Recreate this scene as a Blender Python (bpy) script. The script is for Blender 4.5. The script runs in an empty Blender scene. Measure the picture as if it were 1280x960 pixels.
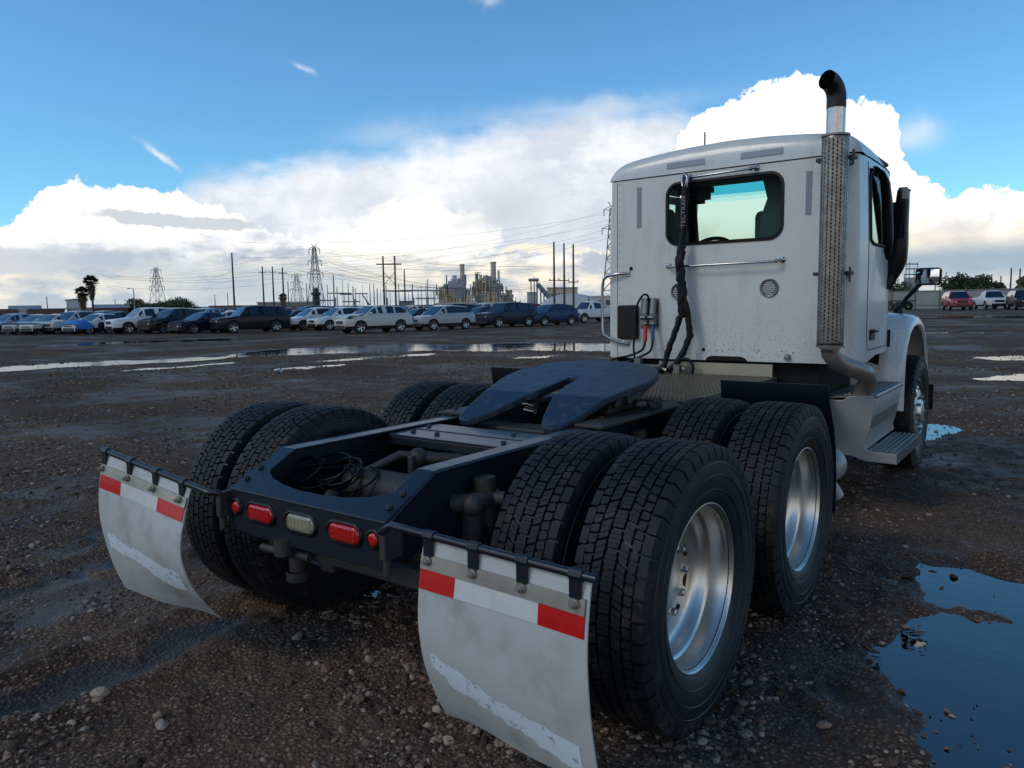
import bpy, bmesh, math, random
import numpy as np
from mathutils import Vector, Matrix
R = math.radians
random.seed(7)
rng = np.random.default_rng(7)
scene = bpy.context.scene
COL = scene.collection

# ------------------------------------------------------------------ camera
F, CAM = 942.17, Vector((2.206, -2.485, 1.511))
YAW, PITCH, ROLL = R(-36.618), R(5.90), R(0.865)
fw = Vector((math.sin(YAW) * math.cos(PITCH), math.cos(YAW) * math.cos(PITCH), -math.sin(PITCH)))
rt0 = Vector((math.cos(YAW), -math.sin(YAW), 0))
up0 = rt0.cross(fw)
rt = rt0 * math.cos(ROLL) - up0 * math.sin(ROLL)
up = up0 * math.cos(ROLL) + rt0 * math.sin(ROLL)
cd = bpy.data.cameras.new('camera')
cam = bpy.data.objects.new('camera', cd)
COL.objects.link(cam)
m3 = Matrix((rt, up, -fw)).transposed()
cam.matrix_world = Matrix.Translation(CAM) @ m3.to_4x4()
cd.sensor_width = 36
cd.lens = F / 1280 * 36
cd.clip_start, cd.clip_end = 0.05, 9000
scene.camera = cam

# ------------------------------------------------------------------ world
scene.view_settings.view_transform = 'Standard'
scene.view_settings.look = 'None'
scene.view_settings.exposure = 0.0
scene.view_settings.gamma = 1.0
SUN_AZ, SUN_EL = -150.0, 42.0


class S:
    """a node socket with operators"""
    def __init__(s, nt, sock): s.nt, s.s = nt, sock
    def _m(s, op, *a, clamp=False):
        n = s.nt.nodes.new('ShaderNodeMath'); n.operation = op; n.use_clamp = clamp
        for i, v in enumerate((s,) + a):
            if isinstance(v, S): s.nt.links.new(v.s, n.inputs[i])
            else: n.inputs[i].default_value = v
        return S(s.nt, n.outputs[0])
    def __add__(s, o): return s._m('ADD', o)
    __radd__ = __add__
    def __sub__(s, o): return s._m('SUBTRACT', o)
    def __rsub__(s, o): return (s * -1.0) + o
    def __mul__(s, o): return s._m('MULTIPLY', o)
    __rmul__ = __mul__
    def __truediv__(s, o): return s._m('DIVIDE', o)
    def cl(s): return s._m('ADD', 0.0, clamp=True)
    def mx(s, o): return s._m('MAXIMUM', o)
    def mn(s, o): return s._m('MINIMUM', o)
    def pw(s, o): return s._m('POWER', o)
    def ab(s): return s._m('ABSOLUTE')
    def ex(s): return s._m('EXPONENT')
    def ss(s, a, b):
        n = s.nt.nodes.new('ShaderNodeMapRange'); n.interpolation_type = 'SMOOTHSTEP'
        s.nt.links.new(s.s, n.inputs[0]); n.inputs[1].default_value = a; n.inputs[2].default_value = b
        return S(s.nt, n.outputs[0])


def tex_noise(nt, vec, scale, detail=4, rough=.5, dist=0, out='Fac', scl=None):
    if scl:
        n = nt.nodes.new('ShaderNodeMapping'); n.inputs['Scale'].default_value = scl
        nt.links.new(vec, n.inputs[0]); vec = n.outputs[0]
    n = nt.nodes.new('ShaderNodeTexNoise')
    n.inputs['Scale'].default_value = scale; n.inputs['Detail'].default_value = detail
    n.inputs['Roughness'].default_value = rough; n.inputs['Distortion'].default_value = dist
    nt.links.new(vec, n.inputs['Vector'])
    return S(nt, n.outputs[out])


def mixc(nt, f, a, b):
    n = nt.nodes.new('ShaderNodeMix'); n.data_type = 'RGBA'
    for i, v in ((0, f), (6, a), (7, b)):
        if isinstance(v, S): nt.links.new(v.s, n.inputs[i])
        elif isinstance(v, (tuple, list)): n.inputs[i].default_value = (*v[:3], 1)
        else: n.inputs[i].default_value = v
    return S(nt, n.outputs[2])


world = bpy.data.worlds.new('World'); scene.world = world; world.use_nodes = True
nt = world.node_tree; nt.nodes.clear()
L = nt.links
tc = nt.nodes.new('ShaderNodeTexCoord')
sep = nt.nodes.new('ShaderNodeSeparateXYZ'); L.new(tc.outputs['Generated'], sep.inputs[0])
vx, vy, vz = (S(nt, sep.outputs[i]) for i in range(3))
az = vx._m('ARCTAN2', vy) * 57.29578
el = vz._m('ARCSINE') * 57.29578
G = tc.outputs['Generated']
nA = tex_noise(nt, G, 9, 7, .55) - .5
nB = tex_noise(nt, G, 38, 6, .6) - .5
nC = tex_noise(nt, G, 16, 6, .6, scl=(1, 1, 3.0)) - .5
nE = tex_noise(nt, G, 21, 5, .55) - .5
nF = tex_noise(nt, G, 60, 4, .5) - .5
bil = nE.ab() * 3.4 + nF.ab() * 1.6 - .55
nD = tex_noise(nt, G, 5, 5, .55, scl=(1, 1, 2.2)) - .5


def curve(pts, lo=-76.0, hi=4.0, vmax=20.0):
    n = nt.nodes.new('ShaderNodeFloatCurve')
    x = ((az + nA * 2.4 + nB * 1.0) - lo) / (hi - lo)
    L.new(x.cl().s, n.inputs['Value'])
    c = n.mapping.curves[0]
    pts = [((a - lo) / (hi - lo), max(0, (e + 2) / (vmax + 2))) for a, e in pts]
    c.points[0].location = pts[0]; c.points[1].location = pts[-1]
    for p in pts[1:-1]: c.points.new(*p)
    for p in c.points: p.handle_type = 'VECTOR'
    n.mapping.update()
    return S(nt, n.outputs[0]) * (vmax + 2) - 2.0


TB = curve([(-76, 4.0), (-72.7, 4.48), (-70.2, 5.4), (-69.1, 6.5), (-67.9, 8.1), (-67, 8.6), (-65.7, 8.55), (-63.9, 8.5), (-61.9, 8.8), (-60.2, 8.4), (-58.5, 7.8), (-56.5, 7), (-54.4, 6.1), (-52.7, 5.4), (-50.5, 4.9), (-47.7, 3.8), (-44, 4.5), (4, 4.0)])
TA = curve([(-76, 0), (-63, 3.2), (-60.3, 7.0), (-58.9, 8.7), (-55.8, 9.1), (-53.1, 9.7), (-50.3, 9.9), (-47.5, 10.3), (-43.4, 11.1), (-41, 11.4), (-37.5, 12.6), (-32.8, 13.3), (-29.3, 13.7), (-24.1, 13.2), (-21.3, 11.7), (-14, 5), (4, 3)])
TC = curve([(-76, 1), (-27, 1), (-24.9, 6), (-24.2, 12.4), (-22.5, 13.7), (-21.1, 14.1), (-19.5, 14.4), (-18.2, 15.2), (-16.6, 15.6), (-14.8, 14.8), (-13, 13.3), (-11, 13.2), (-10.1, 12.5), (-9.6, 10.8), (-9, 9.2), (-7.8, 7.8), (-6.7, 6.7), (-5.6, 6.8), (-4.5, 7.2), (-3.6, 7.1), (-2.4, 6.6), (4, 5.4)])
elw = el + nA * 1.6 + nB * 1.5
dA = (TA - (el + nA * 3.4 + nC * 3.0 + nB * .8)).ss(-1.2, 1.3)
elc = el + nA * 1.0 + nB * .8 - bil
dB = (TB - elc).ss(-.10, .20)
dC = (TC - elc).ss(-.08, .16)


def blob(a0, e0, wa, we, tilt=0.0):
    da, de = az - a0, el - e0
    da2 = da + nB * 2.0
    de2 = de - da * tilt + nB * 1.2
    r = (da2 * da2) * (1 / wa ** 2) + (de2 * de2) * (1 / we ** 2)
    return (r * -1.0).ex()


wisp = (blob(-60.9, 10.3, .75, .24, -.8) * .75 + blob(-51.2, 16.5, .6, .2, -.4) * .45 + blob(-38.0, 21.0, .7, .3) * .4
        + blob(-9.0, 10.6, 1.5, .9) * .55 + blob(-54.6, 9.9, .9, .35) * .4 + blob(-45, 12.4, 3.5, .9, .1) * .28 + blob(-31, 13.9, 7.0, .7, .05) * .35).cl()
sky = nt.nodes.new('ShaderNodeTexSky'); sky.sky_type = 'NISHITA'; sky.sun_disc = False
sky.sun_elevation = R(SUN_EL); sky.sun_rotation = R(SUN_AZ)
sky.air_density = 1.0; sky.dust_density = .35; sky.ozone_density = 2.2
SKY = 0.118
mul = nt.nodes.new('ShaderNodeMix'); mul.data_type = 'RGBA'; mul.blend_type = 'MULTIPLY'; mul.inputs[0].default_value = 1
L.new(sky.outputs[0], mul.inputs[6]); mul.inputs[7].default_value = (SKY * .68, SKY * 1.18, SKY * 1.40, 1)
deep = (el - 15.0).ss(0, 55) * .55
skyc = mixc(nt, deep, S(nt, mul.outputs[2]), (.02, .05, .12))
# cloud colours
warm, white, lav, grey, low = (1.02, .94, .78), (1.12, 1.12, 1.12), (.73, .77, .86), (.52, .58, .67), (.38, .49, .60)
cA = mixc(nt, (nD * 3.0 + nC * 2.0 + nE.ab() * 2.0 + .36 - (el - 9.0).ab() * .05).cl(), lav, white)
fB = ((elw - 3.6 + nD * 5.0 + nC * 4.5 + nE.ab() * 5 - .5).ss(-1.0, 1.4))
cB = mixc(nt, fB, mixc(nt, (nC * 5.0 + nD * 4 + .45).cl(), grey, warm), white)
stripe = ((blob(-60, 6.1, 6.5, .5, -.06) + nC * .9).ss(.35, .6) * .9 + (blob(-69, 3.4, 6, 1.2) + nC * 1.2).ss(.45, .8) * .8)
cB = mixc(nt, stripe.cl(), cB, (.62, .66, .72))
fC = (elw - 4.4 + nD * 2.5 + nE.ab() * 4 - .4).ss(-1.0, 1.6)
crease = (nE.ab() * 14.0 + nF.ab() * 6).ss(.05, 1.0)
cC = mixc(nt, fC, mixc(nt, (el + nA * 1.5 - 3.3).ss(-.8, .7), low, mixc(nt, (nC * 3 + .6).cl(), (.72, .70, .68), warm)), white)
# bright core left of the tower and low layer near the horizon
core = ((blob(-44.6, 6.2, 4.0, 2.6) + blob(-40.0, 5.0, 4.5, 2.4) + blob(-48.5, 3.8, 5.0, 1.6) + bil * .22 + nC * .6 - .56) * 8.0).cl()
col = mixc(nt, wisp, skyc, (.95, .97, 1.0))
col = mixc(nt, dA * .96, col, cA)
col = mixc(nt, core, col, mixc(nt, (el - 3.6 + nA * 2).ss(-1.5, 1.5), warm, (1.12, 1.1, 1.05)))
gp = (blob(-36.5, 7.2, 3.6, 2.3) * .95 + blob(-28.5, 5.4, 4.0, 2.2) * .7 + blob(-48.5, 8.0, 4.5, 1.6) * .45 + nC * .9 + nB * .3).cl() * dA
col = mixc(nt, gp, col, (.66, .70, .78))
lumps = (blob(-35.8, 4.0, 2.0, .8) + blob(-31, 3.4, 2.8, .9) + blob(-27, 3.2, 2.5, .8) + nC * 1.2).ss(.35, .6) * (el - 5.2).ss(.6, -.4)
col = mixc(nt, lumps * (az + 46).ss(0, 6), col, warm)
col = mixc(nt, dB, col, cB)
col = mixc(nt, dC, col, cC)
hz = (el + nC * 3.2 + nD * 1.8 - 1.5).ss(1.3, -1.0)
col = mixc(nt, hz * .9, col, mixc(nt, (nC * 5 + nD * 4 + .50).cl(), (.48, .57, .66), (.92, .88, .79)))
lowb = (blob(-54.5, 1.7, 8.5, 1.6) * 1.1 + blob(-64, 3.4, 4.5, .9) * .8)
lowb = (lowb * (nC * 2.4 + .95)).cl()
col = mixc(nt, lowb * .8, col, (.46, .57, .68))
hz2 = (el - .3).ss(.9, -.3)
col = mixc(nt, hz2 * .6, col, (.55, .62, .68))
# unseen cloud bank outside the frame, added to neutralise the light on the truck
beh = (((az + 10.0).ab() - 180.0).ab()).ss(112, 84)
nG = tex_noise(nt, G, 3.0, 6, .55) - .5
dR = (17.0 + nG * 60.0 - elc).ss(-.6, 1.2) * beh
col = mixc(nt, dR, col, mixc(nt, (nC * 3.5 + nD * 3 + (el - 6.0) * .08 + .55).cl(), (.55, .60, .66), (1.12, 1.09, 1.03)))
gnd = (el + 2.0).ss(0.0, -2.0)
col = mixc(nt, gnd, col, (.05, .045, .04))
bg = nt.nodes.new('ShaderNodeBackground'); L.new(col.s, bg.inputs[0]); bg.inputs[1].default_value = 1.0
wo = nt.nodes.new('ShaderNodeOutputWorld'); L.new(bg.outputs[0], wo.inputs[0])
world.cycles.sampling_method = 'MANUAL'; world.cycles.sample_map_resolution = 512

sd = bpy.data.lights.new('sun', 'SUN'); sd.energy = 0.75; sd.angle = R(16); sd.color = (1, .90, .76)
sun = bpy.data.objects.new('sun', sd); COL.objects.link(sun)
sdir = Vector((math.sin(R(SUN_AZ)) * math.cos(R(SUN_EL)), math.cos(R(SUN_AZ)) * math.cos(R(SUN_EL)), math.sin(R(SUN_EL))))
sun.rotation_euler = sdir.to_track_quat('Z', 'Y').to_euler()
sun.location = (0, 0, 60)


# ------------------------------------------------------------------ helpers
def at(px, d, z=0.0):
    """ground point d metres from the camera along the bearing of pixel column px"""
    v = rt * ((px - 640) / F) + fw + up * ((480 - 380) / F)
    h = math.hypot(v.x, v.y)
    return Vector((CAM.x + v.x / h * d, CAM.y + v.y / h * d, z))


def zat(px, py, d):
    v = rt * ((px - 640) / F) + fw - up * ((py - 480) / F)
    return CAM.z + v.z / math.hypot(v.x, v.y) * d


def mpp(d): return d / F * .92


def azv(deg): return Vector((math.sin(R(deg)), math.cos(R(deg)), 0))


def mat(name, color, rough=.5, metal=0.0, var=0.0, vscale=8.0, bump=0.0, bscale=40.0, color2=None, thr=None, spec=.5, coat=0.0, rvar=0.0, emis=None, detail=5, stretch=None):
    m = bpy.data.materials.new(name); m.use_nodes = True
    n = m.node_tree; b = n.nodes['Principled BSDF']
    b.inputs['Base Color'].default_value = (*color, 1); b.inputs['Roughness'].default_value = rough
    b.inputs['Metallic'].default_value = metal; b.inputs['Specular IOR Level'].default_value = spec
    b.inputs['Coat Weight'].default_value = coat; b.inputs['Coat Roughness'].default_value = .08
    t = n.nodes.new('ShaderNodeTexCoord')
    vec = t.outputs['Object']
    if var or color2:
        f = tex_noise(n, vec, vscale, detail, .6, scl=stretch)
        if thr: f = f.ss(*thr)
        c2 = color2 if color2 else tuple(c * (1 - var) for c in color)
        c1 = color if color2 else tuple(min(1, c * (1 + var * .6)) for c in color)
        n.links.new(mixc(n, f, c1, c2).s, b.inputs['Base Color'])
        if rvar: n.links.new((f * rvar + rough).s, b.inputs['Roughness'])
    if bump:
        f = tex_noise(n, vec, bscale, 4, .6, scl=stretch)
        bn = n.nodes.new('ShaderNodeBump'); bn.inputs['Strength'].default_value = 1; bn.inputs['Distance'].default_value = bump
        n.links.new(f.s, bn.inputs['Height']); n.links.new(bn.outputs[0], b.inputs['Normal'])
    if emis:
        b.inputs['Emission Color'].default_value = (*emis[:3], 1); b.inputs['Emission Strength'].default_value = emis[3]
    return m


def glassmat(name, tint, refl=.12, rough=.02, dark=None):
    """thin tinted pane: tinted see-through plus mirror reflection that grows at grazing angles"""
    m = bpy.data.materials.new(name); m.use_nodes = True
    n = m.node_tree; n.nodes.clear()
    tr = n.nodes.new('ShaderNodeBsdfTransparent'); tr.inputs[0].default_value = (*tint, 1)
    gl = n.nodes.new('ShaderNodeBsdfGlossy'); gl.inputs['Roughness'].default_value = rough
    fr = n.nodes.new('ShaderNodeLayerWeight'); fr.inputs[0].default_value = refl
    mx = n.nodes.new('ShaderNodeMixShader'); o = n.nodes.new('ShaderNodeOutputMaterial')
    n.links.new(fr.outputs['Fresnel'], mx.inputs[0]); n.links.new(tr.outputs[0], mx.inputs[1]); n.links.new(gl.outputs[0], mx.inputs[2])
    n.links.new(mx.outputs[0], o.inputs[0])
    return m


class MB:
    """collects polygons, then builds one mesh object"""
    def __init__(s): s.v, s.f, s.mi = [], [], []
    def add(s, vs, fs, mi=0, M=None):
        o = len(s.v)
        s.v += [tuple(M @ Vector(p)) if M else tuple(p) for p in vs]
        s.f += [tuple(i + o for i in f) for f in fs]; s.mi += [mi] * len(fs)
        return s
    def box(s, c, d, mi=0, rot=None, M=None):
        x, y, z = (k / 2 for k in d)
        vs = [Vector(p) for p in ((-x, -y, -z), (x, -y, -z), (x, y, -z), (-x, y, -z), (-x, -y, z), (x, -y, z), (x, y, z), (-x, y, z))]
        T = Matrix.Translation(c)
        if rot is not None: T = T @ rot.to_4x4()
        if M: T = M @ T
        return s.add(vs, [(3, 2, 1, 0), (4, 5, 6, 7), (0, 1, 5, 4), (1, 2, 6, 5), (2, 3, 7, 6), (3, 0, 4, 7)], mi, T)
    def b2(s, lo, hi, mi=0):
        return s.box([(a + b) / 2 for a, b in zip(lo, hi)], [abs(b - a) for a, b in zip(lo, hi)], mi)
    def tube(s, pts, r, seg=8, mi=0, caps=True):
        pts = [Vector(p) for p in pts]; n = len(pts)
        rs = r if isinstance(r, (list, tuple)) else [r] * n
        t0 = (pts[1] - pts[0]).normalized()
        a = Vector((0, 0, 1)) if abs(t0.z) < .9 else Vector((1, 0, 0))
        u = t0.cross(a).normalized()
        vs, fs = [], []
        for i, p in enumerate(pts):
            t = (pts[min(i + 1, n - 1)] - pts[max(i - 1, 0)]).normalized()
            u = (u - t * u.dot(t)).normalized(); w = t.cross(u)
            for k in range(seg):
                q = 2 * math.pi * k / seg
                vs.append(p + (u * math.cos(q) + w * math.sin(q)) * rs[i])
        for i in range(n - 1):
            for k in range(seg):
                k2 = (k + 1) % seg
                fs.append((i * seg + k, i * seg + k2, (i + 1) * seg + k2, (i + 1) * seg + k))
        if caps:
            fs.append(tuple(range(seg))[::-1]); fs.append(tuple((n - 1) * seg + k for k in range(seg)))
        return s.add(vs, fs, mi)
    def lathe(s, prof, c=(0, 0, 0), axis='X', seg=48, mi=0, closed=False):
        """prof: (a, r) along axis"""
        vs, fs = [], []
        n = len(prof)
        for k in range(seg):
            q = 2 * math.pi * k / seg; ca, sa = math.cos(q), math.sin(q)
            for a, r in prof:
                p = {'X': (a, r * ca, r * sa), 'Y': (r * ca, a, r * sa), 'Z': (r * ca, r * sa, a)}[axis]
                vs.append(Vector(p) + Vector(c))
        for k in range(seg):
            k2 = (k + 1) % seg
            for i in range(n - 1 + (1 if closed else 0)):
                j = (i + 1) % n
                fs.append((k * n + i, k * n + j, k2 * n + j, k2 * n + i))
        return s.add(vs, fs, mi)
    def prism(s, poly, a0, a1, axis='Y', mi=0):
        """poly of 2-D points extruded along axis (Y: (x,z), X: (y,z), Z: (x,y))"""
        n = len(poly)
        def P(p, a): return {'Y': (p[0], a, p[1]), 'X': (a, p[0], p[1]), 'Z': (p[0], p[1], a)}[axis]
        vs = [P(p, a0) for p in poly] + [P(p, a1) for p in poly]
        fs = [tuple(range(n)), tuple(range(2 * n - 1, n - 1, -1))] + [(i, i + n, (i + 1) % n + n, (i + 1) % n) for i in range(n)]
        return s.add(vs, fs, mi)
    def sheet(s, path, a0, a1, th, axis='X', mi=0):
        """a bent sheet: open 2-D path with thickness, extruded along axis"""
        P = [Vector(p) for p in path]; n = len(P); off = []
        for i in range(n):
            t = (P[min(i + 1, n - 1)] - P[max(i - 1, 0)]).normalized()
            off.append(Vector((-t.y, t.x)) * th)
        vs, fs = [], []
        for a in (a0, a1):
            for i in range(n):
                for o in (Vector((0, 0)), off[i]):
                    q = P[i] + o
                    vs.append({'Y': (q.x, a, q.y), 'X': (a, q.x, q.y), 'Z': (q.x, q.y, a)}[axis])
        N = 2 * n
        for i in range(n - 1):
            a, b, c, d = 2 * i, 2 * i + 1, 2 * i + 2, 2 * i + 3
            fs += [(a, c, c + N, a + N), (b, b + N, d + N, d), (a, b, d, c), (a + N, c + N, d + N, b + N)]
        fs += [(0, N, N + 1, 1), (2 * n - 2, 2 * n - 1, N + 2 * n - 1, N + 2 * n - 2)]
        return s.add(vs, fs, mi)
    def grid(s, rows, mi=0, closeu=False, flip=False):
        n, k = len(rows), len(rows[0]); vs = [p for r in rows for p in r]; fs = []
        for i in range(n - 1):
            for j in range(k - (0 if closeu else 1)):
                j2 = (j + 1) % k
                f = (i * k + j, i * k + j2, (i + 1) * k + j2, (i + 1) * k + j)
                fs.append(f[::-1] if flip else f)
        return s.add(vs, fs, mi)
    def ball(s, c, r, sx=1, sy=1, sz=1, seg=12, rings=8, mi=0):
        prof = [(-math.cos(math.pi * i / rings), max(1e-4, math.sin(math.pi * i / rings))) for i in range(rings + 1)]
        b = MB().lathe(prof, axis='Z', seg=seg)
        return s.add([(x * r * sx + c[0], y * r * sy + c[1], z * r * sz + c[2]) for x, y, z in b.v], b.f, mi)
    def mesh(s, name, mats):
        me = bpy.data.meshes.new(name); me.from_pydata(s.v, [], s.f); me.update()
        for m in (mats if isinstance(mats, (list, tuple)) else [mats]): me.materials.append(m)
        if any(s.mi): me.polygons.foreach_set('material_index', s.mi)
        return me
    def build(s, name, mats, parent=None, smooth=None, bevel=0, fix=True):
        me = s.mesh(name, mats)
        if fix:
            bm = bmesh.new(); bm.from_mesh(me); bmesh.ops.recalc_face_normals(bm, faces=bm.faces); bm.to_mesh(me); bm.free()
        if smooth is not None: shade(me, smooth)
        return link(name, me, parent, bevel)


def shade(me, ang):
    if ang >= 180:
        me.polygons.foreach_set('use_smooth', [True] * len(me.polygons)); return
    me.polygons.foreach_set('use_smooth', [True] * len(me.polygons))
    bm = bmesh.new(); bm.from_mesh(me); a = R(ang)
    for e in bm.edges:
        if len(e.link_faces) != 2 or e.calc_face_angle(0) > a: e.smooth = False
    bm.to_mesh(me); bm.free()


def link(name, me, parent=None, bevel=0, loc=None, rotz=None):
    o = bpy.data.objects.new(name, me); COL.objects.link(o)
    if parent: o.parent = parent
    if loc is not None: o.location = loc
    if rotz is not None: o.rotation_euler[2] = rotz
    if bevel:
        md = o.modifiers.new('bevel', 'BEVEL'); md.width = bevel; md.segments = 2; md.limit_method = 'ANGLE'; md.angle_limit = R(40)
        md.harden_normals = False
    return o


def tag(o, label=None, cat=None, group=None, kind=None):
    if label: o['label'] = label
    if cat: o['category'] = cat
    if group: o['group'] = group
    if kind: o['kind'] = kind
    return o


def empty(name, loc, rotz=0, **k):
    o = bpy.data.objects.new(name, None); COL.objects.link(o); o.location = loc; o.rotation_euler[2] = rotz
    o.empty_display_size = .3
    return tag(o, **k)


def copy_tree(o, parent=None):
    c = o.copy(); COL.objects.link(c); c.parent = parent
    for ch in o.children: copy_tree(ch, c)
    return c


# numpy value noise for terrain
def vnoise(x, y, f, seed=0):
    x = x * f + seed * 17.31; y = y * f + seed * 9.73
    xi = np.floor(x).astype(np.int64); yi = np.floor(y).astype(np.int64)
    tx = x - xi; ty = y - yi; tx = tx * tx * (3 - 2 * tx); ty = ty * ty * (3 - 2 * ty)
    def h(a, b):
        n = (a * 374761393 + b * 668265263 + seed * 982451653) & 0xffffffff
        n = ((n ^ (n >> 13)) * 1274126177) & 0xffffffff
        return ((n ^ (n >> 16)) & 0xffffff) / 16777215.0 * 2 - 1
    return (h(xi, yi) * (1 - tx) + h(xi + 1, yi) * tx) * (1 - ty) + (h(xi, yi + 1) * (1 - tx) + h(xi + 1, yi + 1) * tx) * ty


def fbm(x, y, f, o=4, seed=0, g=.5):
    s = np.zeros_like(x); a = 1.0; t = 0
    for i in range(o):
        s += a * vnoise(x, y, f, seed + i); t += a; a *= g; f *= 2.03
    return s / t
# ------------------------------------------------------------------ ground
def E0(x, y):
    """gentle rise of the yard towards the fence on the right"""
    dx, dy = x - CAM.x, y - CAM.y
    r = np.hypot(dx, dy); a = np.degrees(np.arctan2(dx, dy))
    s1 = np.clip((r - 22) / 45, 0, 1); s1 = s1 * s1 * (3 - 2 * s1)
    s2 = np.clip((a + 30) / 12, 0, 1) * np.clip((60 - a) / 30, 0, 1)
    return .5 * s1 * s2


def gp(px, py):
    v = rt * ((px - 640) / F) + fw - up * ((py - 480) / F)
    z = 0.0
    for _ in range(6):
        t = (z - CAM.z) / v.z
        x, y = CAM.x + v.x * t, CAM.y + v.y * t
        z = float(E0(np.array(x), np.array(y)))
    return x, y, z


def strip(c):
    return [gp(x, y - h) for x, y, h in c] + [gp(x, y + h) for x, y, h in c[::-1]]


PUD = [
    ('puddle', 'large blue sky-reflecting puddle in the gravel right of the rear wheels', [gp(*p) for p in [(1112, 702), (1150, 699), (1215, 711), (1280, 722), (1420, 740), (1500, 1150), (1165, 1150), (1150, 960), (1168, 900), (1122, 852), (1104, 822), (1103, 775), (1128, 752), (1106, 728)]], .15),
    ('puddle', 'small pale puddle beside the front wheel of the tractor', [gp(*p) for p in [(1140, 545), (1150, 531), (1170, 527), (1195, 530), (1212, 538), (1190, 544), (1160, 551), (1140, 560)]], .10),
    ('puddle', 'dim puddle on the gravel beneath the tractor between its rear axle wheels', strip([(436, 748, 5), (470, 741, 8), (505, 736, 6)]), .05),
    ('puddle', 'long pale streak of water reaching in from the left edge across the yard', strip([(-60, 465, 2.5), (0, 461.5, 3), (60, 457.5, 3.2), (120, 454.5, 2.8), (200, 451, 2.4), (292, 446, 1.6)]), .35),
    ('puddle', 'thin broken streak of water just below the long left one', strip([(140, 464, .8), (220, 459, 1.3), (292, 453, .9)]), .3),
    ('puddle', 'broad puddle mirroring the parked cars across the middle of the yard', strip([(288, 444, 1.5), (330, 441, 4), (380, 439, 4), (440, 437, 5), (520, 434, 4.5), (600, 434, 4.5), (680, 434, 5), (740, 434, 5), (790, 434, 4)]), .6),
    ('puddle', 'small bright puddle at the near left of the broad middle one', strip([(340, 461, 1), (385, 459, 2.0), (432, 456, 1)]), .3),
    ('puddle', 'narrow bright puddle running below the broad middle one', strip([(388, 452, .9), (430, 450, 1.5), (480, 446, 1.9), (545, 442, 1.2)]), .3),
    ('puddle', 'bright patch of water just behind the fifth wheel', strip([(636, 448, .8), (672, 446, 2), (705, 444, 1.0)]), .3),
    ('puddle', 'faint streak of water close to the parked cars on the left', strip([(50, 433, 1.3), (150, 428, 1.6), (295, 424, 1.0)]), .5),
    ('puddle', 'white upper strip of water at the right edge, the farther of two', strip([(1210, 446.5, 1), (1240, 447, 2.4), (1290, 447, 3), (1380, 447, 3)]), .3),
    ('puddle', 'cream lower strip of water at the right edge, the nearer of two', strip([(1212, 472.5, 1.2), (1240, 471.5, 3.6), (1290, 470.5, 6.5), (1380, 469, 8)]), .3),
    ('puddle', 'thin line of water across the right part of the yard short of the parked red car', strip([(1150, 416, .6), (1200, 415, 1), (1300, 414, 1)]), .5),
    ('puddle', 'pale wet strip along the foot of the metal fence', strip([(1145, 396, 1), (1200, 395, 2), (1300, 394, 2)]), .8),
]
BAR = [((1130, 755), (1300, 776), .15), ((1050, 760), (1100, 800), .1)]


def poly_sd(x, y, P):
    """signed distance to polygon, negative inside"""
    n = len(P); d = np.full(x.shape, 1e9); ins = np.zeros(x.shape, bool)
    for i in range(n):
        ax, ay = P[i][:2]; bx, by = P[(i + 1) % n][:2]
        ex, ey = bx - ax, by - ay; l2 = ex * ex + ey * ey + 1e-12
        t = np.clip(((x - ax) * ex + (y - ay) * ey) / l2, 0, 1)
        d = np.minimum(d, np.hypot(x - ax - t * ex, y - ay - t * ey))
        c = ((ay > y) != (by > y)) & (x < (bx - ax) * (y - ay) / (by - ay + 1e-12) + ax)
        ins ^= c
    return np.where(ins, -d, d)


def height(x, y):
    r = np.hypot(x - CAM.x, y - CAM.y)
    fine = np.clip((14 - r) / 8, 0, 1)
    h = .013 * fbm(x, y, .45, 3, 1) + .010 * fbm(x, y, 2.2, 3, 5) + .006 * fine * fbm(x, y, 14, 3, 9)
    lump = np.maximum(0, fbm(x, y, 5, 3, 21) - .12) * .05 * fine
    h += lump
    # wheel ruts left of the tractor and beside it
    for (x0, y0, x1, y1, w, dp) in RUTS:
        ex, ey = x1 - x0, y1 - y0; l = math.hypot(ex, ey)
        s = ((x - x0) * ex + (y - y0) * ey) / l; q = ((x - x0) * ey - (y - y0) * ex) / l + .06 * vnoise(x, y, .7, 3)
        g = np.clip(s / .8, 0, 1) * np.clip((l - s) / .8, 0, 1)
        h += g * (-dp * np.exp(-(q / w) ** 2) + dp * .7 * np.exp(-((np.abs(q) - w * 1.7) / (w * .5)) ** 2)) * (1 + .5 * vnoise(x, y, 3, 8))
    e = E0(x, y)
    h = h + .008
    for k, (_, _, P, am) in enumerate(PUD):
        xs = [p[0] for p in P]; ys = [p[1] for p in P]; mg = am * 3 + .3
        mk = (x > min(xs) - mg) & (x < max(xs) + mg) & (y > min(ys) - mg) & (y < max(ys) + mg)
        if not mk.any(): continue
        X, Y = x[mk], y[mk]
        wd = am * 1.1
        sd = poly_sd(X, Y, P) + am * (fbm(X, Y, 1.2 / am * .35, 4, 40 + k)) * 1.3
        w = np.clip((-sd / wd) * .5 + (.40 if k == 0 else .22), 0, 1); w = w * w * (3 - 2 * w)
        if k == 0:
            for a, b, wb in BAR:
                ax, ay, _z = gp(*a); bx, by, _z = gp(*b); ex, ey = bx - ax, by - ay
                t = np.clip(((X - ax) * ex + (Y - ay) * ey) / (ex * ex + ey * ey), 0, 1)
                dd = np.hypot(X - ax - t * ex, Y - ay - t * ey) + .26 * fbm(X, Y, 4, 4, 77) + .02
                w = w * (1 - np.clip(1.5 - dd / wb, 0, 1) * .9)
        dpt = .035 if k < 3 else .05
        h[mk] = h[mk] * (1 - w * .75) - dpt * w
    far = np.clip((90 - r) / 40, 0, 1)
    return h * far + e


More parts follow.
